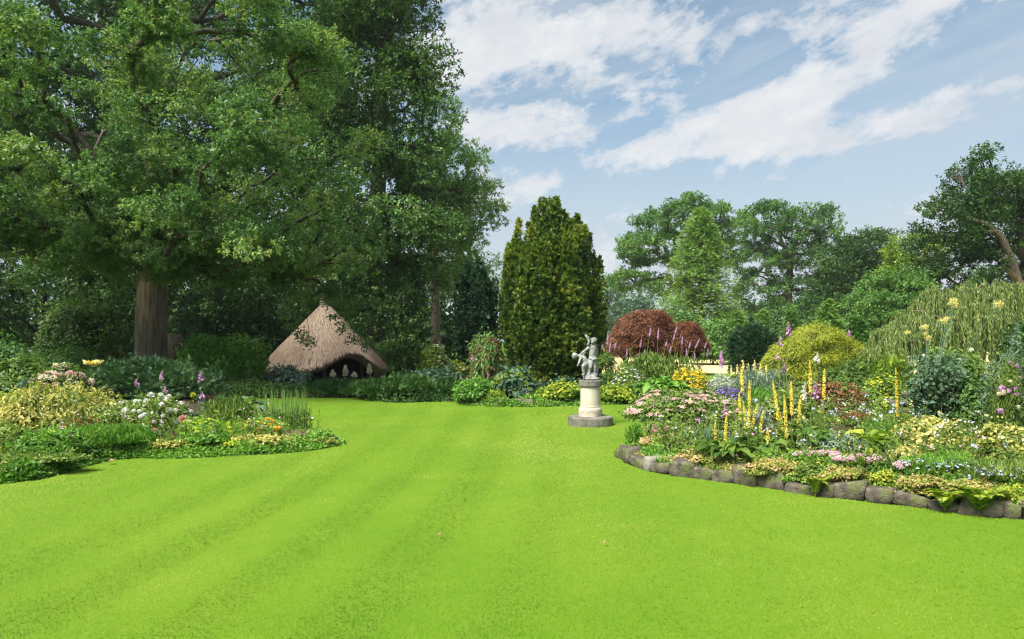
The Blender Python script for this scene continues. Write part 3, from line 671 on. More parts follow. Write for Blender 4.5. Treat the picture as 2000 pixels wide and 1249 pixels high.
# ------------------------------------------------------------------ thatched summer house
THATCH = solid_mat('thatch', (.16, .115, .085), (.28, .21, .16), scale=5, bump=.9, bscale=28, stretch=(1, 1, .5), bdist=.05)
STRAW = leaf_mat('straw', [(.12, .085, .06), (.25, .185, .135), (.35, .27, .205), (.48, .39, .31)], trans=.1, rough=.8, spec=.1)
WOOD = solid_mat('dark_timber', (.035, .024, .018), (.08, .055, .04), scale=9, bump=.5, stretch=(1, 1, .2))
MOSS = leaf_mat('ridge_moss', [(.10, .10, .07), (.18, .17, .13), (.26, .25, .20)], trans=.1)
def hut():
    reseed(8); Y = 31.0; c = at(635, 725, Y); R = 115 / FPX * Y; ze = c[2] + .20; za = at(632, 590, Y)[2]; zg = float(gz(c[0], Y)); H = za - ze
    root = thing('thatched_summerhouse', (c[0], Y, zg), 'small round summerhouse with steep brown thatched roof under the trees', 'summerhouse'); n, m = 96, 22
    arch = math.radians(-52)            # the doorway looks towards the camera and to the right
    def surf(a, s, off=0.):
        """a round the hut, s from eaves (0) to tip (1)"""
        da = (a - arch + np.pi) % (2*np.pi) - np.pi; lift = .72 * np.exp(-(da / .40) ** 2)
        prof = R * (1 - s) ** 1.0 * (1 + .05 * np.sin(np.pi * s) * (1 - s)) + .04
        z = ze + H * s + lift * (1 - s) ** 2.2 ; r = prof + off + .10 * lift * (1 - s) ** 2
        return np.stack([c[0] + r * np.cos(a), Y + r * np.sin(a), z + off * .6], -1)
    a = np.arange(n) * 2 * np.pi / n; S = np.linspace(0, 1, m) ** 1.0; mb = MB(); V = [surf(a, np.full(n, 0.), -.30) - A(0, 0, .10)] + [surf(a, np.full(n, 0.), 0.0) - A(0, 0, .13)]
    for s in S: V.append(surf(a, np.full(n, s), 0.03 * np.sin(a * 9) * (1 - s)))
    inner = [surf(a, np.full(n, s), -.30) for s in (.9, .4)]
    i = np.arange(n); k = len(V); f = np.concatenate([np.stack([q*n + i, q*n + (i+1) % n, (q+1)*n + (i+1) % n, (q+1)*n + i], -1) for q in range(k - 1)])
    mb.add(np.concatenate(V), [f, [tuple(range((k-1)*n, k*n))]]); roof = mb.build('roof', THATCH, root, smooth=True)
    ib = MB(); V = [V[0]] + inner[::-1]; f = np.concatenate([np.stack([q*n + i, (q+1)*n + i, (q+1)*n + (i+1) % n, q*n + (i+1) % n], -1) for q in range(2)]); ib.add(np.concatenate(V), [f]); ib.build('roof_lining', WOOD, root)
    # straw: thin reeds laid down the slope
    N = 26000; aa = RNG.uniform(0, 2*np.pi, N); ss = 1 - np.sqrt(RNG.random(N)) * .98; ss = np.clip(ss - .02, -.02, .97); P = surf(aa, ss, .02 + .03 * RNG.random(N)); Q = surf(aa, np.maximum(ss - .06, -.05), .03)
    D = nrm(Q - P) + rdir(N) * .12; rad = np.c_[np.cos(aa), np.sin(aa), .5 + 0*aa]; sb = MB(); scatter(sb, t_blade(.045, .04, 1), P, D, nrm(rad), RNG.uniform(.14, .34, N), .45 + .16 * lump(P, 3, 2) + RNG.normal(size=N) * .2); sb.build('straw', STRAW, roof, kind='stuff')
    mo = MB(); leaves_on(mo, A(c[0], Y, za - .06), A(.20, .20, .26), 500, LEAF, .12, 'hang', .3, -.2, .1, rand=.3); mo.build('ridge_cap', MOSS, roof, kind='stuff')
    for k in range(9):
        b = arch + .42 + k * (2*np.pi - .84) / 8; p = A(c[0] + (R - .55) * math.cos(b), Y + (R - .55) * math.sin(b), zg); pb = MB(); tube(pb, [p, p + A(0, 0, (ze - zg) + .35)], .075, 8); pb.build('post', WOOD, root)
    wb = MB(); b = np.linspace(arch + .75, arch + 2*np.pi - .75, 40); p = np.c_[c[0] + (R - .7) * np.cos(b), Y + (R - .7) * np.sin(b), 0*b + zg]; q = p + A(0, 0, ze - zg + .3); j = np.arange(39); wb.add(np.r_[p, q], [np.stack([j, j + 1, j + 41, j + 40], -1)]); wb.build('wall', WOOD, root)
hut()

# ------------------------------------------------------------------ trees
def oak_extra(root, C, sk):
    """leafy sprays that hang down in front of the thatched roof"""
    mb = MB(); tb = MB()
    for px, py in [(604, 668), (588, 655), (572, 640), (655, 618), (668, 640), (690, 662), (702, 640), (682, 606), (722, 622), (700, 590), (640, 590), (560, 610), (716, 672), (660, 585), (730, 590)]:
        p = at(px, py, 24.5); q = 120; d = rdir(q); P = p + d * (.34 * RNG.random((q, 1)) ** .5) * A(1, 1, .8); scatter(mb, LEAF1, P, rdir(q) - A(0, 0, .5), rdir(q) + A(0, -.4, .8), .11 * RNG.uniform(.7, 1.3, q), .35 + RNG.normal(size=q) * .2); e = at(px + (20 if px > 640 else -10), py - 75, 24.5); tube(tb, bez(e, (e + p) / 2 + A(.1, 0, 0), p, 4), [.012, .01, .007, .004], 3)
    mb.build('hanging_spray', M_OAK, root, kind='stuff'); tb.build('twig', BARK_DARK, root, kind='stuff')
OAKLEAF = t_leaf(.36, .12, .15)
tree('oak_tree', 'huge spreading oak with thick ribbed trunk and bright leafy crown', 'tree', 296, 24,
     [(210, 300, 20.5, 210, 190, 4), (450, 240, 20.5, 220, 190, 4), (570, 390, 20, 150, 150, 3.5), (330, 420, 19.5, 150, 80, 3), (60, 300, 20.5, 170, 170, 4), (450, 130, 22, 200, 90, 4), (610, 490, 21, 110, 100, 3), (130, 190, 22, 150, 90, 4), (-110, 320, 21, 130, 210, 4), (480, 480, 19.5, 90, 80, 2.5), (640, 300, 22, 80, 120, 3), (30, 440, 20, 110, 90, 3), (300, 470, 20, 90, 55, 1.6), (230, 520, 20.5, 90, 45, 1.5), (380, 530, 20.5, 80, 40, 1.5), (300, 535, 21.5, 60, 30, 1.0), (90, 520, 20, 120, 50, 2.2), (510, 540, 21, 90, 45, 2)],
     [(0, 0, -.1), (.0, 0, 1.2), (-.02, 0, 2.6), (.05, -.05, 4.0), (.1, -.3, 5.2), (.1, -.9, 7.0)], .58, 800, .60, 34, 12, .108, M_OAK, BARK, T=LEAF1, bough=(92, 1.12, [(285, 395, 20), (310, 440, 20), (270, 480, 20.3), (330, 500, 20.5), (250, 530, 20.5), (310, 540, 21), (380, 470, 20), (200, 500, 20), (150, 470, 20), (60, 470, 20), (430, 520, 20.5), (110, 530, 21), (500, 470, 20.5), (560, 540, 21), (250, 430, 20)]), extra=oak_extra, seed=11, flat=.62, spacing=.62, tip=.016, tint=(.10, .80), tvar=.16)
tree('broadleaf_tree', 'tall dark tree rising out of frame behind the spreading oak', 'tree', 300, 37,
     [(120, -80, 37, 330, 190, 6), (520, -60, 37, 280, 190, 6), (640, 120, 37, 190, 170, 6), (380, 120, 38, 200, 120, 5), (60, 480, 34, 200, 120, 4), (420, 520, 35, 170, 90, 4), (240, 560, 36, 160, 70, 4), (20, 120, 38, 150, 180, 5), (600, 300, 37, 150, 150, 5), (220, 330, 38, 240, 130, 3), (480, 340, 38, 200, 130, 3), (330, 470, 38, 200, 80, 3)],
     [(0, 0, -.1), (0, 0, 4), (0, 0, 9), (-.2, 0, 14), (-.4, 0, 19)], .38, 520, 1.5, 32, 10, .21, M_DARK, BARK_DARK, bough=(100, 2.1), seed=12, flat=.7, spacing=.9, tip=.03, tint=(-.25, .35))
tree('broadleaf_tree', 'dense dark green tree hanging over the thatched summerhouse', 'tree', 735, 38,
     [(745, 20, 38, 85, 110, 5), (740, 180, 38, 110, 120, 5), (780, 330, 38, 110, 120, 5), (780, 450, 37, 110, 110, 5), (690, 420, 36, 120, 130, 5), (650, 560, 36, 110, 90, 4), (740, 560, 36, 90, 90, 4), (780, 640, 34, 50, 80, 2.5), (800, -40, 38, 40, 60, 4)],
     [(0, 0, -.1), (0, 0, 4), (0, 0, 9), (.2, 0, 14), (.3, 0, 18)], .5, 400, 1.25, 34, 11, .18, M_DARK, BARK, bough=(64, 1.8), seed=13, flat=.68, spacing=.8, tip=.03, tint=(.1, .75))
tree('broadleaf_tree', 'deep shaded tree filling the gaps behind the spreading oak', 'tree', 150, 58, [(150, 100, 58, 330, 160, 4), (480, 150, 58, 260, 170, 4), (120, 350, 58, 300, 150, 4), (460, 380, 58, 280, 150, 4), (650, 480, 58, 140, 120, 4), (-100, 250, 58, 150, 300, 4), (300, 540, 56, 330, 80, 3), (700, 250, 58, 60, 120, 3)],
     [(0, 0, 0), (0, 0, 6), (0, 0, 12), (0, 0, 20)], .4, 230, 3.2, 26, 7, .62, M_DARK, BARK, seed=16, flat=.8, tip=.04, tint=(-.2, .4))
tree('broadleaf_tree', 'airy lighter green tree leaning over the yews with sky showing through', 'tree', 850, 50,
     [(850, 240, 50, 50, 55, 4), (890, 320, 50, 55, 60, 4), (925, 400, 50, 52, 45, 4), (880, 430, 50, 70, 60, 4), (880, 520, 52, 55, 55, 4), (830, 330, 50, 50, 80, 4), (840, 170, 50, 25, 35, 3)],
     [(0, 0, -.1), (0, 0, 5), (0, 0, 9), (.3, 0, 13)], .35, 140, 1.2, 34, 12, .19, M_MID, BARK, seed=14, flat=.55, spacing=1.0, tip=.03, tint=(.35, .95), shell=.7)
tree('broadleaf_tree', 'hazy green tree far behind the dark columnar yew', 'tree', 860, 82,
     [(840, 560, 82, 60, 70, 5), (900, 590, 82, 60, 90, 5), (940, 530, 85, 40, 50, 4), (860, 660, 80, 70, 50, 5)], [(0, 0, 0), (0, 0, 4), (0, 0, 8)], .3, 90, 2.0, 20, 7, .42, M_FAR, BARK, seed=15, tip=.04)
# dark trees and undergrowth that close the wood behind the oak and the summerhouse
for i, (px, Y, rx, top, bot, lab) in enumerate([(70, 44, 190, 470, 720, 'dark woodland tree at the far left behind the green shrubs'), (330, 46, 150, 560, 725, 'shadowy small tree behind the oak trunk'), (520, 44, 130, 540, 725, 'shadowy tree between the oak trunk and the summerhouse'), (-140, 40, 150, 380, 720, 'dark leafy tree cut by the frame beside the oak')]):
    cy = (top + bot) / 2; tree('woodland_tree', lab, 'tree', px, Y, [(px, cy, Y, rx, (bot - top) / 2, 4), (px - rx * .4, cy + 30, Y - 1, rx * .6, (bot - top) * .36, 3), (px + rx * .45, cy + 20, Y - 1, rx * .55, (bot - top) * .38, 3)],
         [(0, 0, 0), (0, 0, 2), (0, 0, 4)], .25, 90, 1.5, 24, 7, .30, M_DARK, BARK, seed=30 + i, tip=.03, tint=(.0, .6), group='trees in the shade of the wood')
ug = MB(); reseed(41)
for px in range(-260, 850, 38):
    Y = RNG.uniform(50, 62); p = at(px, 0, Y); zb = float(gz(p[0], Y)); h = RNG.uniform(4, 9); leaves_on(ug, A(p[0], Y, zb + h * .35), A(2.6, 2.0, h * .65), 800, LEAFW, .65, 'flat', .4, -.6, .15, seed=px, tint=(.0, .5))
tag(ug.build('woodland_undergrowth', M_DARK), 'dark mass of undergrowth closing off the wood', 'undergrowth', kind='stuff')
tree('yew_tree', 'dark drooping evergreen beside the summerhouse doorway', 'tree', 790, 33.5, [(790, 600, 33.5, 40, 70, 1.6), (775, 680, 33, 48, 60, 1.6), (800, 690, 33, 35, 50, 1.4)], [(0, 0, 0), (0, 0, 1.5), (0, 0, 3.5)], .14, 70, .6, 26, 7, .16, M_DARK, BARK, T=LEAFN, seed=44, tip=.012, tint=(.0, .55))

reseed(46); p = at(341, 700, 25.6); zb = float(gz(p[0], 25.6)); sb = MB(); tube(sb, [(p[0], 25.6, zb - .1), (p[0], 25.6, zb + .5), (p[0] + .02, 25.6, 1.0), (p[0] + .03, 25.6, 1.95)], [.36, .29, .27, .26], 14); o = sb.build('tree_stump', BARK_DARK, smooth=True); tag(o, 'short dark stump standing against the right side of the oak trunk', 'stump')
# right-hand park trees
tree('oak_tree', 'pale airy oak behind the conical conifer, branches reaching over the field', 'tree', 1352, 78,
     [(1340, 425, 78, 55, 38, 5), (1275, 440, 78, 40, 28, 4), (1250, 485, 78, 48, 32, 4), (1228, 545, 78, 38, 20, 4), (1300, 490, 78, 45, 45, 4), (1390, 430, 78, 30, 32, 4), (1290, 555, 78, 45, 18, 4), (1400, 480, 80, 40, 40, 4)],
     [(0, 0, 0), (0, 0, 3), (-.2, 0, 6), (-.3, 0, 10)], .5, 150, 1.12, 34, 10, .28, M_MID, BARK, seed=51, flat=.5, spacing=1.0, tip=.035, tint=(.15, .6), shell=.75)
tree('oak_tree', 'broad oak with dark forked limbs in the middle of the park', 'tree', 1540, 88,
     [(1500, 425, 88, 50, 32, 5), (1460, 450, 88, 35, 28, 4), (1585, 435, 88, 45, 35, 4), (1545, 480, 88, 70, 45, 5), (1470, 510, 88, 45, 35, 4), (1615, 490, 88, 30, 45, 4), (1480, 575, 88, 55, 45, 4), (1560, 580, 88, 70, 50, 5), (1620, 560, 88, 40, 50, 4)],
     [(0, 0, 0), (0, 0, 4), (0, 0, 8), (.3, 0, 13)], .55, 200, 1.35, 34, 10, .30, M_MID, BARK, seed=52, flat=.5, spacing=1.1, tip=.04, tint=(-.05, .6), shell=.7)
tree('broadleaf_tree', 'dark round-headed tree to the right of the forked oak', 'tree', 1690, 74,
     [(1690, 500, 74, 55, 48, 4), (1640, 520, 74, 40, 60, 4), (1730, 530, 74, 40, 55, 4), (1690, 590, 74, 80, 60, 4), (1620, 600, 74, 40, 50, 4)],
     [(0, 0, 0), (0, 0, 3), (0, 0, 7)], .4, 190, 1.4, 34, 10, .29, M_DARK, BARK, seed=53, flat=.6, tip=.035, tint=(-.2, .45))
tree('broadleaf_tree', 'small yellowish tree just in front of the dark leaning pine', 'tree', 1785, 60, [(1785, 490, 60, 42, 38, 3), (1765, 540, 60, 35, 40, 3)], [(0, 0, 0), (0, 0, 3), (0, 0, 6)], .2, 60, 1.0, 22, 7, .26, M_YGREEN, BARK, seed=54, tip=.025, tint=(-.1, .35))
tree('broadleaf_tree', 'bright mid-green bushy tree above the weeping tree', 'tree', 1745, 40, [(1745, 575, 40, 55, 45, 2.5), (1700, 610, 40, 40, 40, 2.2), (1790, 600, 40, 45, 50, 2.2), (1745, 640, 40, 65, 40, 2.5)], [(0, 0, 0), (0, 0, 1.2), (0, 0, 2.4)], .15, 120, .75, 34, 9, .18, M_LIGHT, BARK, seed=55, tip=.015, tint=(-.1, .45))
def pine_trunk(root, C, sk):
    lb = MB(); P = [at(2010, 640, 39), at(1990, 560, 39), at(1975, 510, 38.8), at(1955, 462, 38.6), at(1925, 437, 38.5), at(1885, 425, 38.4)]
    tube(lb, P, [.30, .27, .24, .20, .14, .06], 12); tube(lb, bez(at(1985, 548, 38.9), at(1968, 520, 38.4), at(1952, 524, 38.2), 6), [.18, .17, .15, .12, .09, .05], 7)
    tube(lb, bez(at(1975, 510, 38.8), at(1960, 498, 38.4), at(1950, 512, 38.2), 6), [.12, .1, .09, .07, .05, .03], 7); tube(lb, bez(at(1948, 452, 38.5), at(1935, 452, 38.4), at(1922, 456, 38.2), 5), [.12, .1, .08, .06, .04], 7)
    o = lb.build('leaning_limb', BARK_PALE, root, smooth=True); o['label'] = 'bare reddish brown limb curving up out of the leaves'
    db = MB()
    for e in [(1848, 333), (1856, 328), (1868, 330), (1845, 345), (1872, 322)]:
        tube(db, bez(at(1885, 368, 39), at(1878, 345, 39), at(*e, 39), 5), [.04, .03, .024, .018, .008], 5)
    o = db.build('dead_branch', BARK_PALE, root); o['label'] = 'leafless grey branch sticking out of the crown'
tree('pine_tree', 'big dark tree at the right edge with a bare leaning limb', 'tree', 2030, 40,
     [(1925, 375, 40, 75, 45, 3.5), (1990, 370, 41, 65, 50, 3.5), (1855, 425, 40, 52, 40, 3), (1940, 450, 41, 60, 55, 2.2), (1835, 480, 41, 45, 35, 3), (1880, 510, 41, 60, 40, 2.5), (1850, 560, 40, 70, 45, 3), (1930, 560, 41, 60, 45, 2.2), (2080, 420, 41, 80, 120, 3.5), (1932, 306, 40, 22, 12, 1), (1905, 330, 40, 25, 18, 1.5), (2060, 560, 41, 60, 80, 3)],
     [(0, 0, 0), (0, .5, 3), (0, .8, 6), (-.2, .8, 9)], .5, 260, .9, 38, 10, .18, M_DARK, BARK, seed=56, flat=.6, spacing=.5, tip=.02, tint=(-.3, .4), extra=pine_trunk)
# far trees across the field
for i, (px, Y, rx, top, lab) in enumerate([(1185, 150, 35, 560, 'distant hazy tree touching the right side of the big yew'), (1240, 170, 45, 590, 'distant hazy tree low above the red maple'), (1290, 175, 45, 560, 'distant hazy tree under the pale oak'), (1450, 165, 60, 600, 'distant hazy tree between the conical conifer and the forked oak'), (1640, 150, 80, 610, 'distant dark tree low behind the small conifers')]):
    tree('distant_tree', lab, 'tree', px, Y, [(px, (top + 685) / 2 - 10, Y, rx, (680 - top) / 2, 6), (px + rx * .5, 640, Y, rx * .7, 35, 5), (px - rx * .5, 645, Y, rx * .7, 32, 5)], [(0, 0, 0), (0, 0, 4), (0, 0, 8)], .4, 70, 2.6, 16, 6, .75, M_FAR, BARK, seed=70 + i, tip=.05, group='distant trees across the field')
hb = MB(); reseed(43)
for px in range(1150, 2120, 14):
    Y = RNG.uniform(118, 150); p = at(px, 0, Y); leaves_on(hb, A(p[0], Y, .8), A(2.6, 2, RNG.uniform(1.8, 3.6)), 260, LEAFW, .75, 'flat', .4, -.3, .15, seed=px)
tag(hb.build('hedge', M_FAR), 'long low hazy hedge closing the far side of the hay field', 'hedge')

def conifer(name, label, px, Y, apex, basepy, w, mat, size, n, seed, droop=.25, power=1.0, group=None, tint=(.2, .9), whorl=.35, tvar=.2):
    """feathery cone: tiers of branches with sprays along them"""
    reseed(seed); x = (px - 1000) / FPX * Y; zb = bed_z(x, Y); zt = EYE - (apex - HZ) / FPX * Y; R = w / 2 / FPX * Y; H = zt - zb; z0 = max(zb, EYE - (basepy - HZ) / FPX * Y)
    root = thing(name, (x, Y, zb), label, 'tree', group); tb = MB(); tube(tb, [(x, Y, zb - .05), (x, Y, zb + H * .5), (x, Y, zt - H * .02)], [H * .028, H * .015, H * .003], 8); tb.build('trunk', BARK, root, smooth=True)
    lb = MB(); mb = MB(); nb = n; s = RNG.random(nb) ** 1.35; a = RNG.uniform(0, 2*np.pi, nb); z = z0 + (zt - z0) * s; L = R * ((1 - s) ** power * (1 + .18 * np.sin(a * 5 + s * 23)) + .03) * RNG.uniform(.72, 1.1, nb)
    for i in range(0, nb, 3):
        tube(lb, [(x, Y, z[i]), (x + L[i] * .8 * math.cos(a[i]), Y + L[i] * .8 * math.sin(a[i]), z[i] + L[i] * (.12 - droop * .3))], [H * .004, H * .001], 3)
    lb.build('limb', BARK, root, kind='stuff')
    k = 13; bi = np.repeat(np.arange(nb), k); q = len(bi); f = .30 + .70 * RNG.random(q) ** .7; rad = L[bi] * f
    P = np.c_[x + rad * np.cos(a[bi]), Y + rad * np.sin(a[bi]), z[bi] + rad * (.22 - droop * f)] + rdir(q) * (size * .75)
    D = np.c_[np.cos(a[bi]), np.sin(a[bi]), .1 - droop * f] + rdir(q) * .75; U = A(0, 0, 1) + rdir(q) * .6
    scatter(mb, SPRAY, P, D, U, size * RNG.uniform(.7, 1.3, q), tint[0] + (tint[1] - tint[0]) * RNG.random(nb)[bi] + RNG.normal(size=q) * tvar); mb.build('crown', mat, root, kind='stuff')
conifer('dawn_redwood', 'tall feathery bright green conical conifer beyond the red maple', 1368, 62, 412, 690, 182, M_LIGHT, .38, 1500, 61, droop=.12, power=.62, tint=(.25, 1.0))
conifer('young_conifer', 'small light green pointed conifer left of the golden maple', 1490, 42, 606, 700, 70, M_LIGHT, .24, 260, 62, group='small conifers behind the garden')
conifer('young_conifer', 'slim young conifer rising behind the mauve foxglove tops', 1545, 40, 606, 700, 62, M_LIGHT, .22, 260, 63, group='small conifers behind the garden', tint=(-.1, .5))
conifer('young_conifer', 'broad fresh green conifer peak above the golden maple', 1618, 36, 588, 690, 110, M_LIGHT, .22, 420, 64, group='small conifers behind the garden', tint=(.3, 1.0))
conifer('young_conifer', 'low dark conifer between the golden maple and the weeping tree', 1672, 34, 622, 700, 120, M_MID, .24, 320, 65, group='small conifers behind the garden', tint=(.0, .6))
conifer('young_conifer', 'little green conifer close to the foot of the tall conical one', 1440, 50, 610, 700, 80, M_MID, .30, 260, 66, group='small conifers behind the garden', tint=(.3, 1))

def columnar_yew(name, label, px, Y, x0, x1, top, base, nsp, mat, size, dens, seed, prof, tint=(.1, .75), cat='tree', taper=1.9, per=10):
    """fastigiate yew: a sheaf of upright spires"""
    reseed(seed); x = (px - 1000) / FPX * Y; zb = bed_z(x, Y); R = (x1 - x0) / 2 / FPX * Y; cx = ((x0 + x1) / 2 - 1000) / FPX * Y; H = EYE - (top - HZ) / FPX * Y - zb
    root = thing(name, (x, Y, zb), label, cat); tb = MB(); mb = MB()
    for k in range(nsp):
        rr = np.sqrt((k + .4) / nsp); a = k * 2.39996 + RNG.normal() * .25; u, v = rr * math.cos(a), rr * math.sin(a) * .9
        h = H * prof(rr) * RNG.choice([.87, .93, .97, 1.0, 1.04]); sr = R * RNG.uniform(.115, .155)*(1.25 if nsp<40 else 1)
        bx, by = cx + u * R * .55, Y + v * R * .55; ex, ey = cx + u * R * .84, Y + v * R * .84
        tube(tb, bez(A(bx, by, zb), A(ex * .6 + bx * .4, ey * .6 + by * .4, zb + h * .3), A(ex, ey, zb + h * .9), 5), [.05, .04, .025, .012, .004], 4)
        n = int(dens * h * sr * 7); s = RNG.random(n) ** .85; th = RNG.uniform(0, 2*np.pi, n); keep = (np.cos(th) * u + np.sin(th) * v > -.25 - .5 * s) ; s, th = s[keep], th[keep]; n = len(s)
        bulge = 1 + .16 * np.sin(s * h * 4 + k) + .14 * np.sin(th * 3 + s * 9 + k) + .17 * np.sin(th * 4 - s * h * 6 + 2 * k)
        rad = sr * bulge * np.minimum(1, ((1.015 - s) * h / taper)) ** .85 * np.minimum(1, .75 + s * 2) * (1 - .30 * RNG.random(n) ** 2)
        w = sm(0, .45, s); ax = bx + (ex - bx) * w; ay = by + (ey - by) * w; P = np.c_[ax + rad * np.cos(th), ay + rad * np.sin(th), zb + .05 + s * h]
        D = np.c_[np.cos(th), np.sin(th), 1.0 + 0*th] + rdir(n) * .5; U = np.c_[np.cos(th), np.sin(th), .3 + 0*th] + rdir(n) * .45
        t = tint[0] + (tint[1] - tint[0]) * np.clip(.42 + .30 * lump(P, 6, seed + 2), 0, 1) + RNG.normal(size=n) * .16 + .10 * (s > .85)
        i = np.repeat(np.arange(n), per); m = len(i); scatter(mb, LEAF1, P[i] + rdir(m) * size * .35, D[i] + rdir(m) * .9, U[i] + rdir(m) * .5, size * RNG.uniform(.7, 1.35, m), t[i] + RNG.normal(size=m) * .08)
    leaves_on(mb, A(cx, Y, zb + H * .40), A(R * .74, R * .6, H * .50), int(R * H * 300), LEAF1, size * 1.3, 'up', .3, -.8, .05, seed=seed, tint=(tint[0] - .1, tint[0] + .25))
    tb.build('trunk', BARK_DARK, root); mb.build('crown', mat, root, kind='stuff')
columnar_yew('irish_yew', 'huge golden-green upright yew of many spires behind the statue', 1078, 23.5, 964, 1188, 398, 752, 90, M_YEW, .105, 30, 81, lambda r: 1 - .30 * r ** 2.2)
columnar_yew('irish_yew', 'narrow yellow-tipped yew column tucked behind the huge one', 1166, 25.5, 1138, 1188, 560, 740, 12, M_YEW, .105, 34, 82, lambda r: 1 - .2 * r ** 2, tint=(.25, .9))
columnar_yew('irish_yew', 'dark green columnar yew left of the golden one', 930, 31, 884, 982, 518, 725, 26, M_YEWD, .14, 24, 83, lambda r: 1 - .18 * r ** 2, tint=(.1, .8))

def weeping(name, label, px, Y, lobes, mat, n, leaf, seed):
    """weeping tree: hanging strands of narrow leaves from arching boughs"""
    reseed(seed); x = (px - 1000) / FPX * Y; zb = bed_z(x, Y); root = thing(name, (x, Y, zb), label, 'tree'); tb = MB(); mb = MB(); top = zb
    lw = [(at(a, b, d), A(rx / FPX * d, ry, rz / FPX * d)) for a, b, d, rx, rz, ry in lobes]; sb = MB()
    tube(tb, [(x, Y, zb), (x + .1, Y, zb + 1.2), (x, Y, zb + 2)], [.2, .16, .12], 9)
    w = np.array([r[0] * r[1] for c, r in lw]); w /= w.sum()
    for c, r in lw: tube(tb, bez(A(x, Y, zb + 1.6), A(c[0] * .5 + x * .5, c[1], c[2] + r[2]), c + A(0, 0, r[2] * .9), 6), np.linspace(.1, .02, 6), 6)
    for k in range(n):
        c, r = lw[RNG.choice(len(lw), p=w)]; d = rdir(1)[0]; d[2] = abs(d[2]) * .9 + .05; p = c + d * r * (1 + .22 * float(lump(d[None], 6, seed + 9)[0]) + RNG.normal() * .05); L = RNG.uniform(.22, 1.0) ** 1.2 * (p[2] - zb) * .75; o = A(d[0], d[1], 0) * RNG.uniform(.1, .35)
        q = np.array([p - o * .5 - A(0, 0, .05), p + A(0, 0, .02), p + o * .5 - A(0, 0, L * .3), p + o * .62 - A(0, 0, L * .65), p + o * .66 + A(*RNG.normal(size=2) * .03, -L)]); tube(sb, q, [.006, .006, .005, .004, .003], 3)
        m = int(L * 30) + 4; t = RNG.random(m) * 4; i = np.minimum(t.astype(int), 3); f = (t - i)[:, None]; P = q[i] * (1 - f) + q[i + 1] * f
        D = rdir(m) * .5 - A(0, 0, .9) + A(d[0], d[1], 0) * .3; scatter(mb, (LEAFN1[0] * A(1.5, 1, 1), LEAFN1[1]), P, D, rdir(m) + A(d[0], d[1], .4), leaf * RNG.uniform(.7, 1.3, m), RNG.random() * .85 + RNG.normal(size=m) * .15 + .05)
    tb.build('trunk', BARK, root, smooth=True); sb.build('hanging_twig', M_STEM, root, kind='stuff'); mb.build('crown', mat, root, kind='stuff')
weeping('weeping_tree', 'pale yellowish weeping tree with curtains of hanging twigs', 1880, 20,
        [(1722, 692, 19.2, 26, 26, .6), (1748, 662, 19.6, 30, 34, .7), (1778, 640, 19.9, 30, 36, .7), (1816, 596, 20.3, 20, 34, .6), (1806, 650, 19.3, 34, 36, .6), (1852, 608, 20.2, 34, 36, .8), (1888, 588, 20.4, 38, 32, .8), (1930, 586, 20.3, 38, 36, .8), (1975, 598, 20.2, 38, 40, .8), (2015, 590, 20.2, 40, 40, .8), (1848, 655, 19.1, 34, 36, .6), (1896, 632, 19.4, 36, 40, .6), (1946, 640, 19.3, 36, 40, .6), (1992, 650, 19.3, 36, 40, .6)], M_WILLOW, 1700, .095, 91)

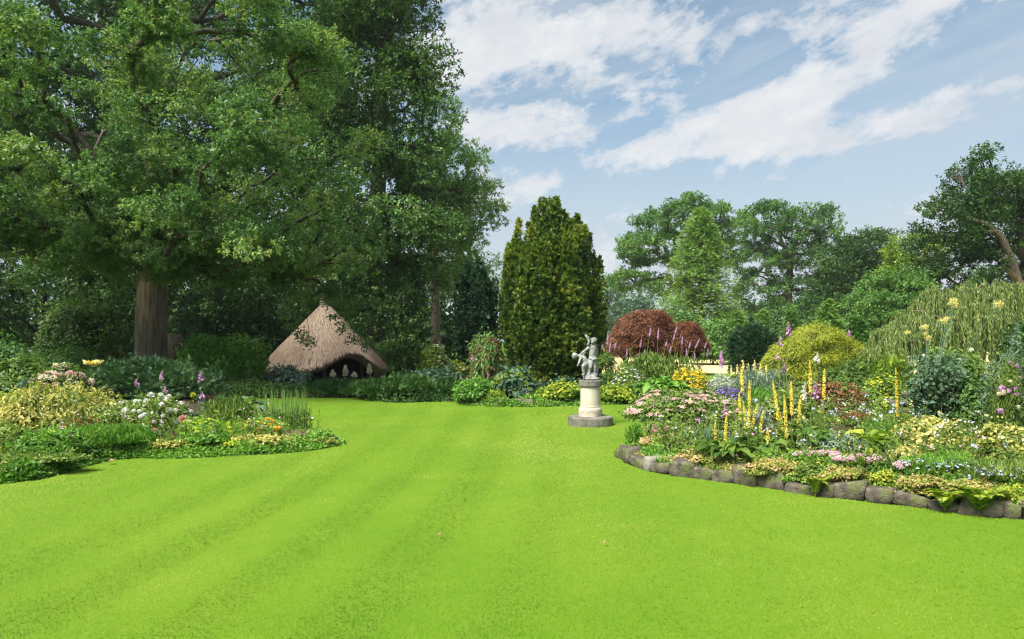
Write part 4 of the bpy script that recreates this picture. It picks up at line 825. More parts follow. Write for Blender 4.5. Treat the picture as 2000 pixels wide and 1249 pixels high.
# ------------------------------------------------------------------ plants of the borders
def spike(name, label, px, Y, top, fl, mat, kind='bell', lean=0, group=None, cat='foxglove', w=.05, size=.05, nleaf=14, leaf=.16, leafmat=None, n=None, base=None, stem=.008, seed=None):
    """one upright flower stem: stem, leaves, flower spike"""
    reseed(seed or int(px * 13 + top * 7)); x1 = (px - 1000) / FPX * Y; x0 = (px - lean - 1000) / FPX * Y; zb = bed_z(x0, Y) if base is None else base; zt = EYE - (top - HZ) / FPX * Y; L = fl / FPX * Y
    root = thing(name, (x0, Y, zb), label, cat, group); a, c = A(x0, Y, zb), A(x1, Y + RNG.normal() * .03, zt); q = bez(a, A(x0 * .75 + x1 * .25, Y, zb * .4 + zt * .6), c, 8)
    sb = MB(); tube(sb, q, np.linspace(stem, stem * .4, 8), 5); sb.build('stem', M_STEM, root)
    def on(f): i = np.minimum((f * 7).astype(int), 6); g = (f * 7 - i)[:, None]; return q[i] * (1 - g) + q[i + 1] * g
    f0 = 1 - L / max(np.linalg.norm(c - a), .05); fb = MB()
    if kind == 'bell':
        n = n or int(L / size * 4.2); f = np.linspace(f0, .97, n); th = RNG.normal(size=n) * .9 - 1.57; taper = 1 - .72 * np.linspace(0, 1, n) ** 1.4
        D = np.c_[np.cos(th), np.sin(th), -.75 + .9 * np.linspace(0, 1, n) ** 2]; scatter(fb, BELL, on(f), D, A(0, 0, 1) + rdir(n) * .1, size * 1.25 * taper, RNG.random(n)); 
    elif kind == 'stud':
        n = n or int(L * w / size ** 2 * 11); f = f0 + (1 - f0) * RNG.random(n) ** 1.05; th = RNG.uniform(0, 6.28, n); tp = np.clip((1 - (f - f0) / (1 - f0)) * 2.2 + .18, 0, 1); o = np.c_[np.cos(th), np.sin(th), .25 + 0*th]
        scatter(fb, STAR5, on(f) + o * (w * .5 * tp * RNG.uniform(.6, 1.1, n))[:, None], np.cross(o, rdir(n)), o + rdir(n) * .35, size * (.5 + .5 * tp) * RNG.uniform(.7, 1.2, n), RNG.random(n))
    elif kind == 'plume':
        n = n or 260; f = f0 + (1 - f0) * RNG.random(n); th = RNG.uniform(0, 6.28, n); tp = np.clip((1 - (f - f0) / (1 - f0)) * 1.2 + .08, 0, 1); o = np.c_[np.cos(th), np.sin(th), .5 + 0*th]
        scatter(fb, LEAFW, on(f) + o * (w * tp * RNG.random(n) ** .6)[:, None], o + rdir(n), rdir(n), size * RNG.uniform(.6, 1.2, n), RNG.random(n))
    fb.build('flower_spike', mat, root, kind='stuff')
    if nleaf:
        lb = MB(); f = RNG.random(nleaf) ** 1.5 * max(.1, f0 - .05); th = RNG.uniform(0, 6.28, nleaf); D = np.c_[np.cos(th), np.sin(th), .25 + .5 * f]; scatter(lb, LEAF6 if leaf > .12 else LEAFN, on(f), D, A(0, 0, 1) + rdir(nleaf) * .25, leaf * (1.25 - f) * RNG.uniform(.7, 1.2, nleaf), RNG.random(nleaf)); lb.build('stem_leaf', leafmat or M_GREEN, root, kind='stuff')
    return root
ORD = ['first', 'second', 'third', 'fourth', 'fifth', 'sixth', 'seventh', 'eighth', 'ninth', 'tenth', 'eleventh', 'twelfth', 'thirteenth', 'fourteenth', 'fifteenth', 'sixteenth', 'seventeenth', 'eighteenth', 'nineteenth', 'twentieth', 'twenty-first', 'twenty-second', 'twenty-third']

def clump(name, label, cat, px, Y, w, top, T, size, mat, n, spread=.55, arch=.35, group=None, flowers=None, tint=(.2, .9), zbase=None, seed=None, ry=.8, sv=.35, part='leaf', singles=False):
    """leaves rising from one crown and arching outwards (hosta, fern, grass, rosette)"""
    reseed(seed or int(px * 11 + top)); x = (px - 1000) / FPX * Y; zb = zbase if zbase is not None else bed_z(x, Y); R = w / 2 / FPX * Y; H = max(.06, EYE - (top - HZ) / FPX * Y - zb)
    root = thing(name, (x, Y, zb), label, cat, group); th = RNG.uniform(0, 6.28, n); rr = np.sqrt(RNG.random(n)); k = R * rr * (1 - .0 * spread)
    P0 = np.c_[x + k * spread * np.cos(th), Y + k * spread * np.sin(th) * ry, np.full(n, zb)]; h = H * (1 - .45 * rr ** 2) * RNG.uniform(.65, 1.05, n); el = .35 + .9 * (1 - rr)
    return root, x, zb, R, H, th, rr, P0, h
def hosta(name, label, px, Y, w, top, size, mat, n=34, tint=(.2, .9), zbase=None, wide=.42, group=None, cat='hosta', droop=.5):
    root, x, zb, R, H, th, rr, P0, h = clump(name, label, cat, px, Y, w, top, None, size, mat, n, group=group, zbase=zbase)
    T = t_big(wide, droop); me = {}; sb = MB(); order = np.argsort(rr)
    for j in range(3):
        m = MB(); t = tint[0] + (tint[1] - tint[0]) * j / 2; scatter(m, t_big(wide * (.9 + .1 * j), droop * (.8 + .25 * j)), A((0, 0, 0)).reshape(1, 3), A((0, 1, 0)).reshape(1, 3), A((0, 0, 1)).reshape(1, 3), 1.0, t); me[j] = m.mesh('leaf', mat, smooth=True)
    for i in range(n):
        d = A(math.cos(th[i]), math.sin(th[i]) * .85, 0); p = A(x, Y, zb + h[i] * .9) + d * R * rr[i] * .72; tube(sb, bez(P0[i] * .3 + A(x, Y, zb) * .7, (P0[i] + p) / 2 + A(0, 0, h[i] * .3), p, 4), [.008, .007, .006, .005], 4)
        o = bpy.data.objects.new('leaf', me[i % 3]); COL.objects.link(o); o.parent = root; o.location = Vector(p) - root.location; Rm = frames(np.array([d * (1 - .2 * (1 - rr[i])) + A(0, 0, .32 * (1 - rr[i])) + RNG.normal(size=3) * .18]), np.array([A(0, 0, 1) + RNG.normal(size=3) * .22]))[0]
        o.rotation_euler = Matrix(Rm.tolist()).to_euler(); s = size * RNG.uniform(.7, 1.2); o.scale = (s, s, s)
    sb.build('leaf_stalk', M_STEM, root, kind='stuff'); return root
def fern(name, label, px, py, w, h, mat, n=9, Y=None, seed=1, z=0.):
    reseed(seed); p = gp(px, py) if Y is None else A((px - 1000) / FPX * Y, Y, 0); Yd = p[1]; base = A(p[0], p[1], z); R = w / 2 / FPX * Yd; H = h / FPX * Yd; root = thing(name, tuple(base), label, 'fern')
    for i in range(n):
        a = i * 6.283 / n + RNG.normal() * .2; d = A(math.cos(a), math.sin(a) * .6 - .15, 0); L = RNG.uniform(.75, 1.1); e = base + d * R * L + A(0, 0, H * RNG.uniform(.45, .95)); q = bez(base, base + d * R * .25 + A(0, 0, H * 1.0), e, 9); m = MB(); tube(m, q, np.linspace(.003, .001, 9), 3, .5)
        k = 26; f = np.linspace(.12, .98, k); ii = np.minimum((f * 8).astype(int), 7); g = (f * 8 - ii)[:, None]; P = q[ii] * (1 - g) + q[ii + 1] * g; tg = nrm(q[ii + 1] - q[ii]); sd = nrm(np.cross(tg, A(0, 0, 1) + d * .3)); ln = R * .34 * np.sin(np.pi * np.clip(f, .05, 1) ** .8) + .006
        for s in (1, -1): scatter(m, t_leaf(.16, .02, .1), P, sd * s + tg * .45, np.cross(tg, sd) * -s + A(0, 0, .5), ln, RNG.random(k))
        m.build('frond', mat, root)
def reeds(name, label, px, Y, w, top, n, mat, seed, thin=.006, cat='rush', lean=.05, ry=.5, dense=1.):
    reseed(seed); x = (px - 1000) / FPX * Y; zb = bed_z(x, Y); R = w / 2 / FPX * Y; H = EYE - (top - HZ) / FPX * Y - zb; root = thing(name, (x, Y, zb), label, cat); m = MB(); 
    for i in range(n):
        b = A(x + RNG.uniform(-1, 1) * R, Y + RNG.uniform(-1, 1) * R * ry, zb); h = H * RNG.uniform(.62, 1.02); e = b + A(RNG.normal() * lean * h, RNG.normal() * lean * h, h); tube(m, bez(b, (b + e) / 2 + A(0, 0, .05), e, 4), [thin, thin * .9, thin * .8, thin * .3], 4, RNG.random())
    m.build('reed_stem', mat, root, kind='stuff'); lb = MB(); k = 420; P = np.c_[x + RNG.uniform(-1, 1, k) * R, Y + RNG.uniform(-1, 1, k) * R * ry, zb + RNG.random(k) * H * .42]; scatter(lb, LEAFN, P, rdir(k) + A(0, 0, .8), rdir(k), .11, RNG.random(k)); lb.build('foliage', M_GREEN, root, kind='stuff')
def tri(T, *stop): return T
BALL = t_ball(3); BALLS = t_ball(5, 60, .26); FLAT = MB(); reseed(2)
_d = np.c_[RNG.normal(size=(70, 2)) * .22, RNG.normal(size=70) * .03]; scatter(FLAT, STAR5, _d, rdir(70) * A(1, 1, .1), A(0, 0, 1) + rdir(70) * .35, .22, RNG.random(70))
TRUSS = MB(); _d = rdir(40) * .3 * A(1, 1, .75); scatter(TRUSS, STAR5, _d, np.cross(_d, rdir(40)), _d + A(0, 0, .1), .36, RNG.random(40))
FLUFF = MB(); _d = RNG.normal(size=(150, 3)) * A(.2, .2, .15); scatter(FLUFF, LEAFN, _d, _d + rdir(150) * .3 + A(0, 0, .1), rdir(150), .22, RNG.random(150))

def tall_stems(name, label, cat, px, Y, w, top, n, T, size, mat, seed, per=26, tint=(0, .9), heads=None, spread=.45, group=None):
    """loose tall perennial: many leafy stems from one crown"""
    reseed(seed); x = (px - 1000) / FPX * Y; zb = bed_z(x, Y); R = w / 2 / FPX * Y; H = EYE - (top - HZ) / FPX * Y - zb; root = thing(name, (x, Y, zb), label, cat, group); sb = MB(); mb = MB(); tops = []
    for k in range(n):
        a = RNG.uniform(0, 6.28); rr = math.sqrt(RNG.random()); d = A(math.cos(a) * rr, math.sin(a) * rr * .8, 0); b = A(x, Y, zb) + d * R * spread; h = H * RNG.uniform(.5, 1.0) * (1 - .2 * rr); e = A(x, Y, zb + h) + d * R * RNG.uniform(.75, 1.05); q = bez(b, b * .6 + e * .4 + A(0, 0, h * .25), e, 6); tube(sb, q, np.linspace(.007, .002, 6), 4); tops.append(e)
        m = int(per * RNG.uniform(.7, 1.3)); f = RNG.random(m) ** .75 * 5; i = np.minimum(f.astype(int), 4); g = (f - i)[:, None]; P = q[i] * (1 - g) + q[i + 1] * g + RNG.normal(size=(m, 3)) * size * .7
        scatter(mb, T, P, rdir(m) + A(0, 0, .25), A(0, 0, .8) + rdir(m) * .7, size * RNG.uniform(.6, 1.3, m), tint[0] + (tint[1] - tint[0]) * RNG.random() + RNG.normal(size=m) * .15)
    sb.build('stem', M_STEM, root, kind='stuff'); mb.build('foliage', mat, root, kind='stuff'); return root, tops
# --- low growth that covers the soil between the named plants
def bed_cover(name, label, bi, n, mat, seed, hmax, ylim=99, size=.05, keep=.5, T=LEAF):
    reseed(seed); c, e, h = BEDS[bi]; lo, hi = e.min(0), e.max(0); x = RNG.uniform(lo[0], hi[0], n * 3); y = RNG.uniform(lo[1], hi[1], n * 3); ok = point_in(c + (e - c) * .992, x, y) & (y < ylim) & (np.abs(x / np.maximum(y, .1)) < .82); x, y = x[ok][:n], y[ok][:n]; m = len(x)
    q = np.c_[x, y, 0 * x]; sel = lump(q, 4.5, seed) > (.5 - keep); x, y, q = x[sel], y[sel], q[sel]; m = len(x); hh = hmax * np.clip(.45 + .4 * lump(q, 6, seed + 1), .08, 1); zb = bed_z(x, y)
    P = np.c_[x, y, zb + hh * RNG.random(m) ** .6]; mb = MB(); scatter(mb, T, P, rdir(m) + A(0, -.1, .5), A(0, -.2, .9) + rdir(m) * .7, size * RNG.uniform(.6, 1.4, m), .58 + .25 * lump(q, 3, seed + 2) + RNG.normal(size=m) * .2); tag(mb.build(name, mat), label, 'ground cover', kind='stuff')
bed_cover('low_foliage', 'low mixed green leaves between the plants of the left bed', 0, 26000, M_GREEN, 201, .20, 13.5)
bed_cover('low_foliage', 'low yellowish leaves between the plants of the left bed', 0, 16000, M_FRESH, 202, .16, 12.5, .045, .35)
bed_cover('low_foliage', 'low mixed green leaves between the plants of the right bed', 1, 30000, M_GREEN, 203, .17, 99, .055)
bed_cover('low_foliage', 'low yellowish leaves between the plants of the right bed', 1, 14000, M_YGREEN, 204, .12, 99, .04, .3)
bed_cover('low_foliage', 'low green leaves between the plants of the back border', 2, 16000, M_GREEN, 205, .28, 23, .09)
def edge_cover(name, label, line, n, mat, seed, depth, hmax, size, T=LEAF, side=1, zmin=0., off=0.):
    reseed(seed); o = np.array(line)[:, :2]; seg = np.r_[0, np.cumsum(np.hypot(*np.diff(o, axis=0).T))]; s = RNG.uniform(0, seg[-1], n); p = np.c_[np.interp(s, seg, o[:, 0]), np.interp(s, seg, o[:, 1])]; q = np.c_[np.interp(s + .05, seg, o[:, 0]), np.interp(s + .05, seg, o[:, 1])]
    tg = nrm(q - p + 1e-9); nm = np.c_[-tg[:, 1], tg[:, 0]] * side; k = lump(np.c_[p, 0*s], 5, seed); dd = off + depth * RNG.random(n) * (1 + .3 * k) - .05 - .04 * k; p = p + nm * dd[:, None]; hh = hmax * np.clip(.5 + .35 * lump(np.c_[p, 0*s], 7, seed + 1), .1, 1) * np.clip(dd / depth * 2.2 + .35, .2, 1)
    P = np.c_[p, np.maximum(bed_z(p[:, 0], p[:, 1]), zmin) + hh * RNG.random(n) ** .7]; mb = MB(); scatter(mb, T, P, rdir(n) + np.c_[-nm * .5, .3 + 0*s], np.c_[-nm * .4, 1 + 0*s] + rdir(n) * .6, size * RNG.uniform(.6, 1.4, n), .58 + .28 * lump(P, 3, seed + 2) + RNG.normal(size=n) * .18); tag(mb.build(name, mat), label, 'ground cover', kind='stuff')
edge_cover('edging_foliage', 'small leaves creeping out over the edge of the left bed', LEFT_EDGE[1:14], 15000, M_FRESH, 211, .42, .17, .055)
edge_cover('edging_foliage', 'reddish and yellow creeping sedum leaves along the top of the stone edging', RIGHT_EDGE[1:10], 12000, M_SEDUM, 215, .34, .10, .032, LEAFW, zmin=.13, off=.05)
edge_cover('edging_foliage', 'green creeping leaves along the top of the stone edging', RIGHT_EDGE[1:10], 12000, M_FRESH, 216, .40, .13, .042, zmin=.12, off=.05)
edge_cover('edging_foliage', 'dark green growth along the lawn edge before the summerhouse', BACK_EDGE[0:9], 12000, M_JUN, 217, .9, .26, .085)
edge_cover('edging_foliage', 'small leaves creeping along the edge of the back border', BACK_EDGE[7:14], 5000, M_FRESH, 213, .5, .22, .08)
# --- back border under the trees, left to right
bush('shrub', 'dark green bushy shrub left of the pale pink hydrangeas', 'shrub', 30, 15.5, 125, 703, LEAF, .11, M_GREEN, 2.4, 5, tint=(0, .7))
bush('shrub', 'dull olive undergrowth shrub low behind the hydrangeas', 'shrub', 110, 22, 150, 672, LEAFN, .16, M_MID, 2.2, 5, tint=(.2, .8))
bush('shrub', 'shadowed grey-green shrub beyond the dark shrub on the left edge', 'shrub', 15, 27, 150, 640, LEAF, .17, M_MID, 2.2, 5, tint=(-.1, .4))
bush('shrub', 'tall dark shrub with sunlit leaf tips left of the oak trunk', 'shrub', 165, 26, 150, 585, LEAF, .16, M_GREEN, 2.2, 8, tint=(-.3, .6))
bush('shrub', 'yellow-green layered shrub between the oak trunk and the summerhouse', 'shrub', 440, 23.5, 150, 652, LEAF, .14, M_FRESH, 2.2, 11, tint=(.05, .9), mode='flat', lumps=.25, depth=.6)
bush('shrub', 'dark shrub close to the left eaves of the summerhouse', 'shrub', 488, 27.5, 55, 668, LEAF, .15, M_GREEN, 2.2, 5, tint=(-.3, .3))
bush('spreading_juniper', 'wide blue-green spreading juniper at the foot of the oak', 'juniper', 285, 18.3, 270, 712, SPRAY, .17, M_JUNB, 3.2, 9, ry=.55, mode='out', lumps=.22, area=.22, tint=(0, .8), up=-.1, nmax=9000)
bush('box_hedge', 'low dark clipped hedge below the yellow-green shrub', 'hedge', 470, 20.6, 130, 744, LEAF1, .08, M_DARK, 2.6, 5, ry=.4, tint=(.2, .9), nmax=7000)
bush('box_hedge', 'low dark hedge in front of the silvery rhododendron', 'hedge', 570, 20.7, 120, 752, LEAF1, .08, M_DARK, 2.6, 5, ry=.4, tint=(.1, .8), nmax=9000)
bush('rhododendron', 'rounded rhododendron with silvery new leaves before the thatched roof', 'rhododendron', 562, 22.2, 92, 720, LEAF6, .14, M_GREY, 2.0, 4, tint=(-.1, .6), ry=.6)
bush('spreading_juniper', 'green juniper mound in front of the summerhouse doorway', 'juniper', 660, 20.6, 130, 748, SPRAY, .15, M_JUN, 3.2, 8, ry=.55, mode='out', lumps=.2, area=.22, tint=(-.1, .55), nmax=7000)
bush('spreading_juniper', 'largest low green juniper reaching over the lawn edge', 'juniper', 782, 19.5, 165, 739, SPRAY, .15, M_JUN, 3.2, 10, ry=.5, mode='out', lumps=.2, area=.22, tint=(0, .75), nmax=8000)
bush('spreading_juniper', 'small dark juniper right of the largest juniper mound', 'juniper', 872, 19.6, 60, 742, SPRAY, .14, M_JUN, 3.0, 4, ry=.6, mode='out', lumps=.2, area=.22, tint=(-.2, .4), nmax=6000)
for i, (px, top, fl, lab) in enumerate([(650, 724, 16, 'short cream astilbe plume before the summerhouse wall'), (675, 714, 24, 'tallest cream astilbe plume before the summerhouse wall'), (692, 728, 12, 'smallest cream astilbe plume low beside the doorway'), (722, 712, 22, 'slim cream astilbe plume inside the dark doorway arch')]):
    spike('astilbe', lab, px, 22.4, top, fl, F_CREAM, 'plume', cat='astilbe', w=.09, size=.045, leaf=.14, nleaf=16, group='cream astilbes by the summerhouse')
bush('rose_bush', 'cream flecked shrub lit beyond the junipers near the dark yew', 'shrub', 848, 25, 70, 676, LEAF, .11, M_YGREEN, 2.0, 5, tint=(-.1, .5), flowers=[dict(n=110, size=.13, mat=F_CREAM, T=STAR5, low=-.2)])
bush('shrub', 'cream and yellow shrub at the foot of the dark yew', 'shrub', 885, 26, 60, 702, LEAF, .11, M_YGREEN, 2.0, 4, tint=(0, .7), flowers=[dict(n=60, size=.12, mat=F_CREAM, low=-.2)])
bush('shrub', 'broad-leaved green perennials behind the juniper mounds', 'perennial', 860, 21.3, 130, 722, LEAF6, .17, M_BLUEG, 2.2, 5, tint=(-.1, .5), ry=.5)
bush('japanese_maple', 'green and bronze maple leaning on the left flank of the golden yew', 'maple', 948, 21.0, 75, 656, LEAFN, .15, M_MID, 2.6, 7, mode='hang', tint=(.3, 1.), lumps=.2, flowers=[dict(n=900, size=.13, mat=M_BRONZE, T=LEAFN, low=-.5, name='bronze_leaf', out=.93)])
bush('perennial_clump', 'leafy light green clump at the lawn edge right of the junipers', 'perennial', 928, 18.3, 75, 742, LEAF, .12, M_FRESH, 2.3, 6, tint=(-.1, .6))
bush('perennial_clump', 'low yellow-green mat left of the hydrangea bush', 'perennial', 955, 18.1, 70, 764, LEAF, .09, M_YGREEN, 2.2, 4, tint=(0, .6), ry=.5)
bush('hydrangea', 'big-leaved blue-green hydrangea bush with pale green heads', 'hydrangea', 1013, 18.7, 92, 727, LEAF6, .17, M_BLUEG, 2.2, 6, tint=(-.2, .45), flowers=[dict(n=26, size=.15, mat=M_YGREEN, mesh=BALL, name='flower_head', low=.1)])
spike('foxglove', 'two-toned pink foxglove by the bronze maple, taller', 922, 20.2, 691, 14, F_MAUVE, group='foxgloves before the yews', size=.06)
spike('foxglove', 'short pink foxglove in front of the golden yew', 953, 19.2, 724, 16, F_DPINK, group='foxgloves before the yews', size=.055)
bush('golden_ground_cover', 'low golden-leaved mound along the lawn left of the pedestal', 'ground cover', 1090, 18.1, 96, 752, LEAFW, .095, M_YGREEN, 2.6, 5, ry=.45, tint=(.15, .85), nmax=7000, sink=.4)
bush('golden_ground_cover', 'low golden-leaved mound along the lawn right of the pedestal', 'ground cover', 1205, 18.2, 75, 751, LEAFW, .095, M_YGREEN, 2.6, 5, ry=.5, tint=(.1, .8), nmax=7000, sink=.4)
bush('shrub', 'blue-grey leafy plants in the shade behind the golden mound', 'perennial', 1105, 19.2, 120, 738, LEAF6, .12, M_BLUEG, 2.0, 4, tint=(-.3, .3), ry=.3)
bush('topiary_ball', 'clipped green ball directly right of the statue', 'topiary', 1184, 21.5, 36, 688, LEAF, .075, M_GREEN, 3.0, 2, tint=(0, .6), zbase=.72, low=-.9, sink=.5, stems=3)
bush('topiary_ball', 'lower rounded green shrub under the clipped ball', 'topiary', 1183, 20.6, 40, 722, LEAF, .075, M_GREEN, 3.0, 2, tint=(-.1, .5), low=-.6)
bush('white_phlox', 'loose white flowering clump between the statue and the hosta', 'perennial', 1228, 20.0, 75, 722, LEAFN, .11, M_GREEN, 2.2, 5, tint=(.2, .9), flowers=[dict(n=90, size=.105, mat=F_WHITE, low=-.1, out=1.08)])
hosta('hosta', 'large bright green hosta clump facing the lawn', 1292, 18.7, 125, 738, .25, M_FRESH, 130, (-.1, .65))
bush('yellow_loosestrife', 'brilliant yellow flower clump behind the green hosta', 'perennial', 1343, 19.9, 78, 722, LEAFN, .12, M_GREEN, 2.0, 4, flowers=[dict(n=650, size=.11, mat=F_YELLOW, low=-.05, out=1.04)])
bush('perennial_clump', 'dull green leafy base of the mauve spikes', 'perennial', 1290, 21.4, 170, 694, LEAFN, .16, M_GREEN, 2.0, 7, ry=.4, tint=(.1, .8), mode='up')
SP = [(1178, 672, 14), (1188, 652, 6), (1192, 670, 6), (1204, 668, 16), (1225, 682, 4), (1246, 690, -5), (1253, 664, 10), (1259, 682, 4), (1272, 640, 14), (1286, 641, 4), (1303, 666, 16), (1311, 676, 12), (1323, 637, 22), (1334, 656, 8), (1341, 681, -2), (1349, 669, 14), (1357, 690, 3), (1368, 662, 30), (1380, 668, 14), (1384, 680, 8)]
for i, (px, top, lean) in enumerate(SP):
    spike('mauve_spire', 'slender mauve flower spire before the red maple, %s counted from the statue' % ORD[i], px, 21.6 + .05 * (i % 4), top, (26 if top < 660 else 18) * (.7 + .5 * ((i * 7) % 5) / 4), F_MAUVE, 'stud', lean=lean, group='mauve spires before the red maple', cat='flower spire', w=.042, size=.036, leaf=.12, nleaf=6, stem=.010)

# --- beyond the border: domes and shrubs on the park side
def dome_maple(name, label, px, Y, lobes, mat, size, n, seed, tint):
    reseed(seed); x = (px - 1000) / FPX * Y; zb = bed_z(x, Y); root = thing(name, (x, Y, zb), label, 'maple'); mb = MB(); tb = MB()
    for a, b, rx, rz, ry, dy in lobes:
        c = at(a, b, Y + dy); r = A(rx / FPX * Y, ry, rz / FPX * Y); tube(tb, bez(A(x, Y, zb), A((x + c[0]) / 2, Y, c[2]), c + A(0, 0, r[2] * .6), 6), np.linspace(.11, .03, 6), 7)
        for k in range(7): e = c + nrm(RNG.normal(size=3) * A(1, 1, .5) + A(0, 0, .6)) * r * .85; tube(tb, bez(c - A(0, 0, r[2] * .5), (c + e) / 2 + A(0, 0, .2), e, 4), [.04, .03, .02, .008], 4)
        # layered skirts: each shelf of leaves hangs over the one below
        m = int(n * rx * rz / 4000); d = rdir(m * 2); d = d[d[:, 2] > -.12][:m]; m = len(d); sh = np.sin(d[:, 2] * 15 + lump(d, 3, seed) * 2.2); rad = 1 + .022 * sh + .05 * lump(d, 5, seed + 3) + .03 * lump(d, 14, seed + 4) + np.where(RNG.random(m) < .12, .12 * RNG.random(m), 0) - .28 * RNG.random(m) ** 2.2
        P = c + d * r * rad[:, None]; D = d * A(1, 1, .3) - A(0, 0, .40) + rdir(m) * .65; U = d + A(0, 0, .6) + rdir(m) * .55; scatter(mb, LEAFN1, P, D, U, size * RNG.uniform(.6, 1.4, m), tint[0] + (tint[1] - tint[0]) * np.clip(.5 + .16 * sh + .25 * lump(d, 9, seed + 6), 0, 1) + RNG.normal(size=m) * .2)
    tb.build('trunk', BARK, root, smooth=True); mb.build('crown', mat, root, kind='stuff')
dome_maple('red_maple', 'wide domed dark red Japanese maple on the edge of the field', 1285, 34, [(1262, 668, 62, 62, 1.6, 0), (1222, 690, 38, 46, 1.2, -.2), (1335, 680, 44, 50, 1.3, -.4), (1300, 690, 60, 50, 1.3, -.3)], M_RED, .17, 36000, 101, (.15, .8))
dome_maple('golden_maple', 'domed golden-green cut-leaf maple behind the foxgloves', 1600, 24.5, [(1600, 712, 78, 74, 1.4, 0), (1548, 728, 58, 58, 1.1, -.3), (1655, 726, 52, 58, 1.1, -.2), (1610, 735, 90, 52, 1.2, -.5)], M_GOLD, .13, 24000, 102, (.1, .75))
bush('yew_bush', 'very dark green rounded bush left of the golden maple', 'shrub', 1466, 31, 98, 642, SPRAY, .20, M_YEWD, 3.2, 6, mode='out', area=.2, tint=(.0, .9), lumps=.15, nmax=7000)
for k, (px, top, w, lab) in enumerate([(1395, 612, 90, 'bright green shrub at the right shoulder of the red maple'), (1340, 600, 70, 'green foliage shrub rising behind the red maple'), (1440, 640, 60, 'light green shrub behind the very dark rounded bush')]):
    bush('shrub', lab, 'shrub', px, 47 + k * 2, w, top, LEAF, .26, M_LIGHT, 2.0, 5, tint=(-.2, .4))
for px, top, lab in [(1452, 612, 'dark green thicket right of the tall conical conifer'), (1520, 604, 'dark green thicket below the forked oak'), (1585, 598, 'dark thicket below the right limbs of the forked oak'), (1320, 628, 'green thicket showing left of the conical conifer base')]:
    bush('thicket', lab, 'shrub', px, 66, 110, top, LEAF, .36, M_DARK, 2.0, 6, tint=(-.1, .6), zbase=0)
bush('shrub', 'blue-green spreading shrub right of the golden maple', 'shrub', 1668, 19.5, 130, 704, LEAF, .12, M_GREEN, 2.2, 7, tint=(-.2, .45))
bush('ornamental_grass', 'olive grassy shrub under the left side of the weeping tree', 'grass clump', 1735, 18.5, 85, 690, LEAFN, .22, M_YGREEN, 2.4, 4, mode='up', tint=(-.2, .4))
bush('shrub', 'small light shrub left below the golden maple dome', 'perennial', 1490, 20.5, 90, 722, LEAFN, .13, M_GREY, 2.0, 5, mode='up', tint=(.1, .8))
bush('lady_mantle', 'lime yellow frothy clump above the stone steps', 'perennial', 1720, 16.8, 58, 732, LEAFW, .10, M_GREEN, 2.0, 4, flowers=[dict(n=320, size=.085, mat=F_LIME, low=.0, out=1.06)])
bush('lady_mantle', 'lime yellow frothy clump at the edge of the small lawn', 'perennial', 1695, 15.6, 80, 768, LEAFW, .10, M_GREEN, 2.0, 5, flowers=[dict(n=260, size=.08, mat=F_LIME, low=.0, out=1.05, front=.2)])
bush('bronze_shrub', 'bronze-leaved shrub with pale heads behind the yellow mulleins', 'shrub', 1625, 13.0, 130, 752, LEAF, .075, M_BRONZE, 2.2, 6, tint=(.0, .7), flowers=[dict(n=26, size=.07, mat=F_CREAM, T=STAR5), dict(n=700, size=.07, mat=M_GREEN, T=LEAF, name='green_leaf', low=-.3, out=.97)])
bush('salvia', 'violet purple salvia patch behind the pink mound', 'salvia', 1425, 16.6, 62, 757, LEAFN, .09, M_GREEN, 2.2, 4, mode='up', flowers=[dict(n=420, size=.07, mat=F_PURPLE, T=LEAFW, low=.05, out=1.08, lift=.02)])
bush('perennial_clump', 'silver-grey grassy clump right of the purple salvia', 'perennial', 1470, 17.2, 85, 728, LEAFN, .15, M_GREY, 2.0, 4, mode='up', tint=(.2, .9), rand=.25)
bush('perennial_clump', 'fresh green clump below the silver-grey grass', 'perennial', 1492, 14.8, 80, 758, LEAFN, .10, M_FRESH, 2.2, 4, mode='up', tint=(.0, .6))
for i, (px, top) in enumerate([(1428, 714), (1440, 712), (1452, 706), (1462, 710), (1474, 704), (1486, 711), (1497, 713)]):
    spike('yellow_spire', 'thin yellow flower spire below the dark bush, %s from the field' % ORD[i], px, 20.4, top, 22, F_PALEY, 'stud', group='thin yellow spires below the dark bush', cat='flower spire', w=.05, size=.045, nleaf=6, leaf=.1)
bush('silver_carpet', 'pale silvery carpet plant before the hay field', 'perennial', 1408, 20.5, 62, 733, LEAFN, .08, M_GREY, 2.4, 4, tint=(.6, 1.2), ry=.5, flowers=[dict(n=160, size=.06, mat=F_WHITE, low=.1)])
spike('purple_loosestrife', 'purple flower spike against the pale hay field', 1409, 17.5, 686, 38, F_MAUVE, 'stud', cat='flower spire', w=.10, size=.06, leaf=.1)

# --- right-hand bed
bush('spiraea', 'large mound dotted with flat pink flower heads beside the lawn', 'shrub', 1342, 11.5, 195, 764, LEAF, .062, M_GREEN, 2.6, 8, tint=(0, .75), nmax=6000, flowers=[dict(n=150, size=.125, mat=F_RUST, mesh=FLAT, name='flower_head', low=.05, out=1.02)])
bush('geranium', 'lower mound with deeper pink flowers at the corner of the bed', 'geranium', 1305, 10.5, 110, 826, LEAFW, .06, M_GREEN, 2.6, 6, tint=(.1, .8), nmax=6000, flowers=[dict(n=70, size=.085, mat=F_DPINK, mesh=FLAT, name='flower_head', low=.1), dict(n=40, size=.05, mat=F_PINK)])
bush('perennial_clump', 'upright fresh green tuft at the left corner of the stone edging', 'perennial', 1240, 10.15, 38, 832, LEAFN, .08, M_FRESH, 3, 3, mode='up', tint=(0, .7))
bush('sedum', 'pinkish yellow sedum mound by the first edging stones', 'sedum', 1283, 9.75, 75, 880, LEAFW, .035, M_SEDUM, 2.6, 5, tint=(.1, .95), nmax=5000, sink=.4)
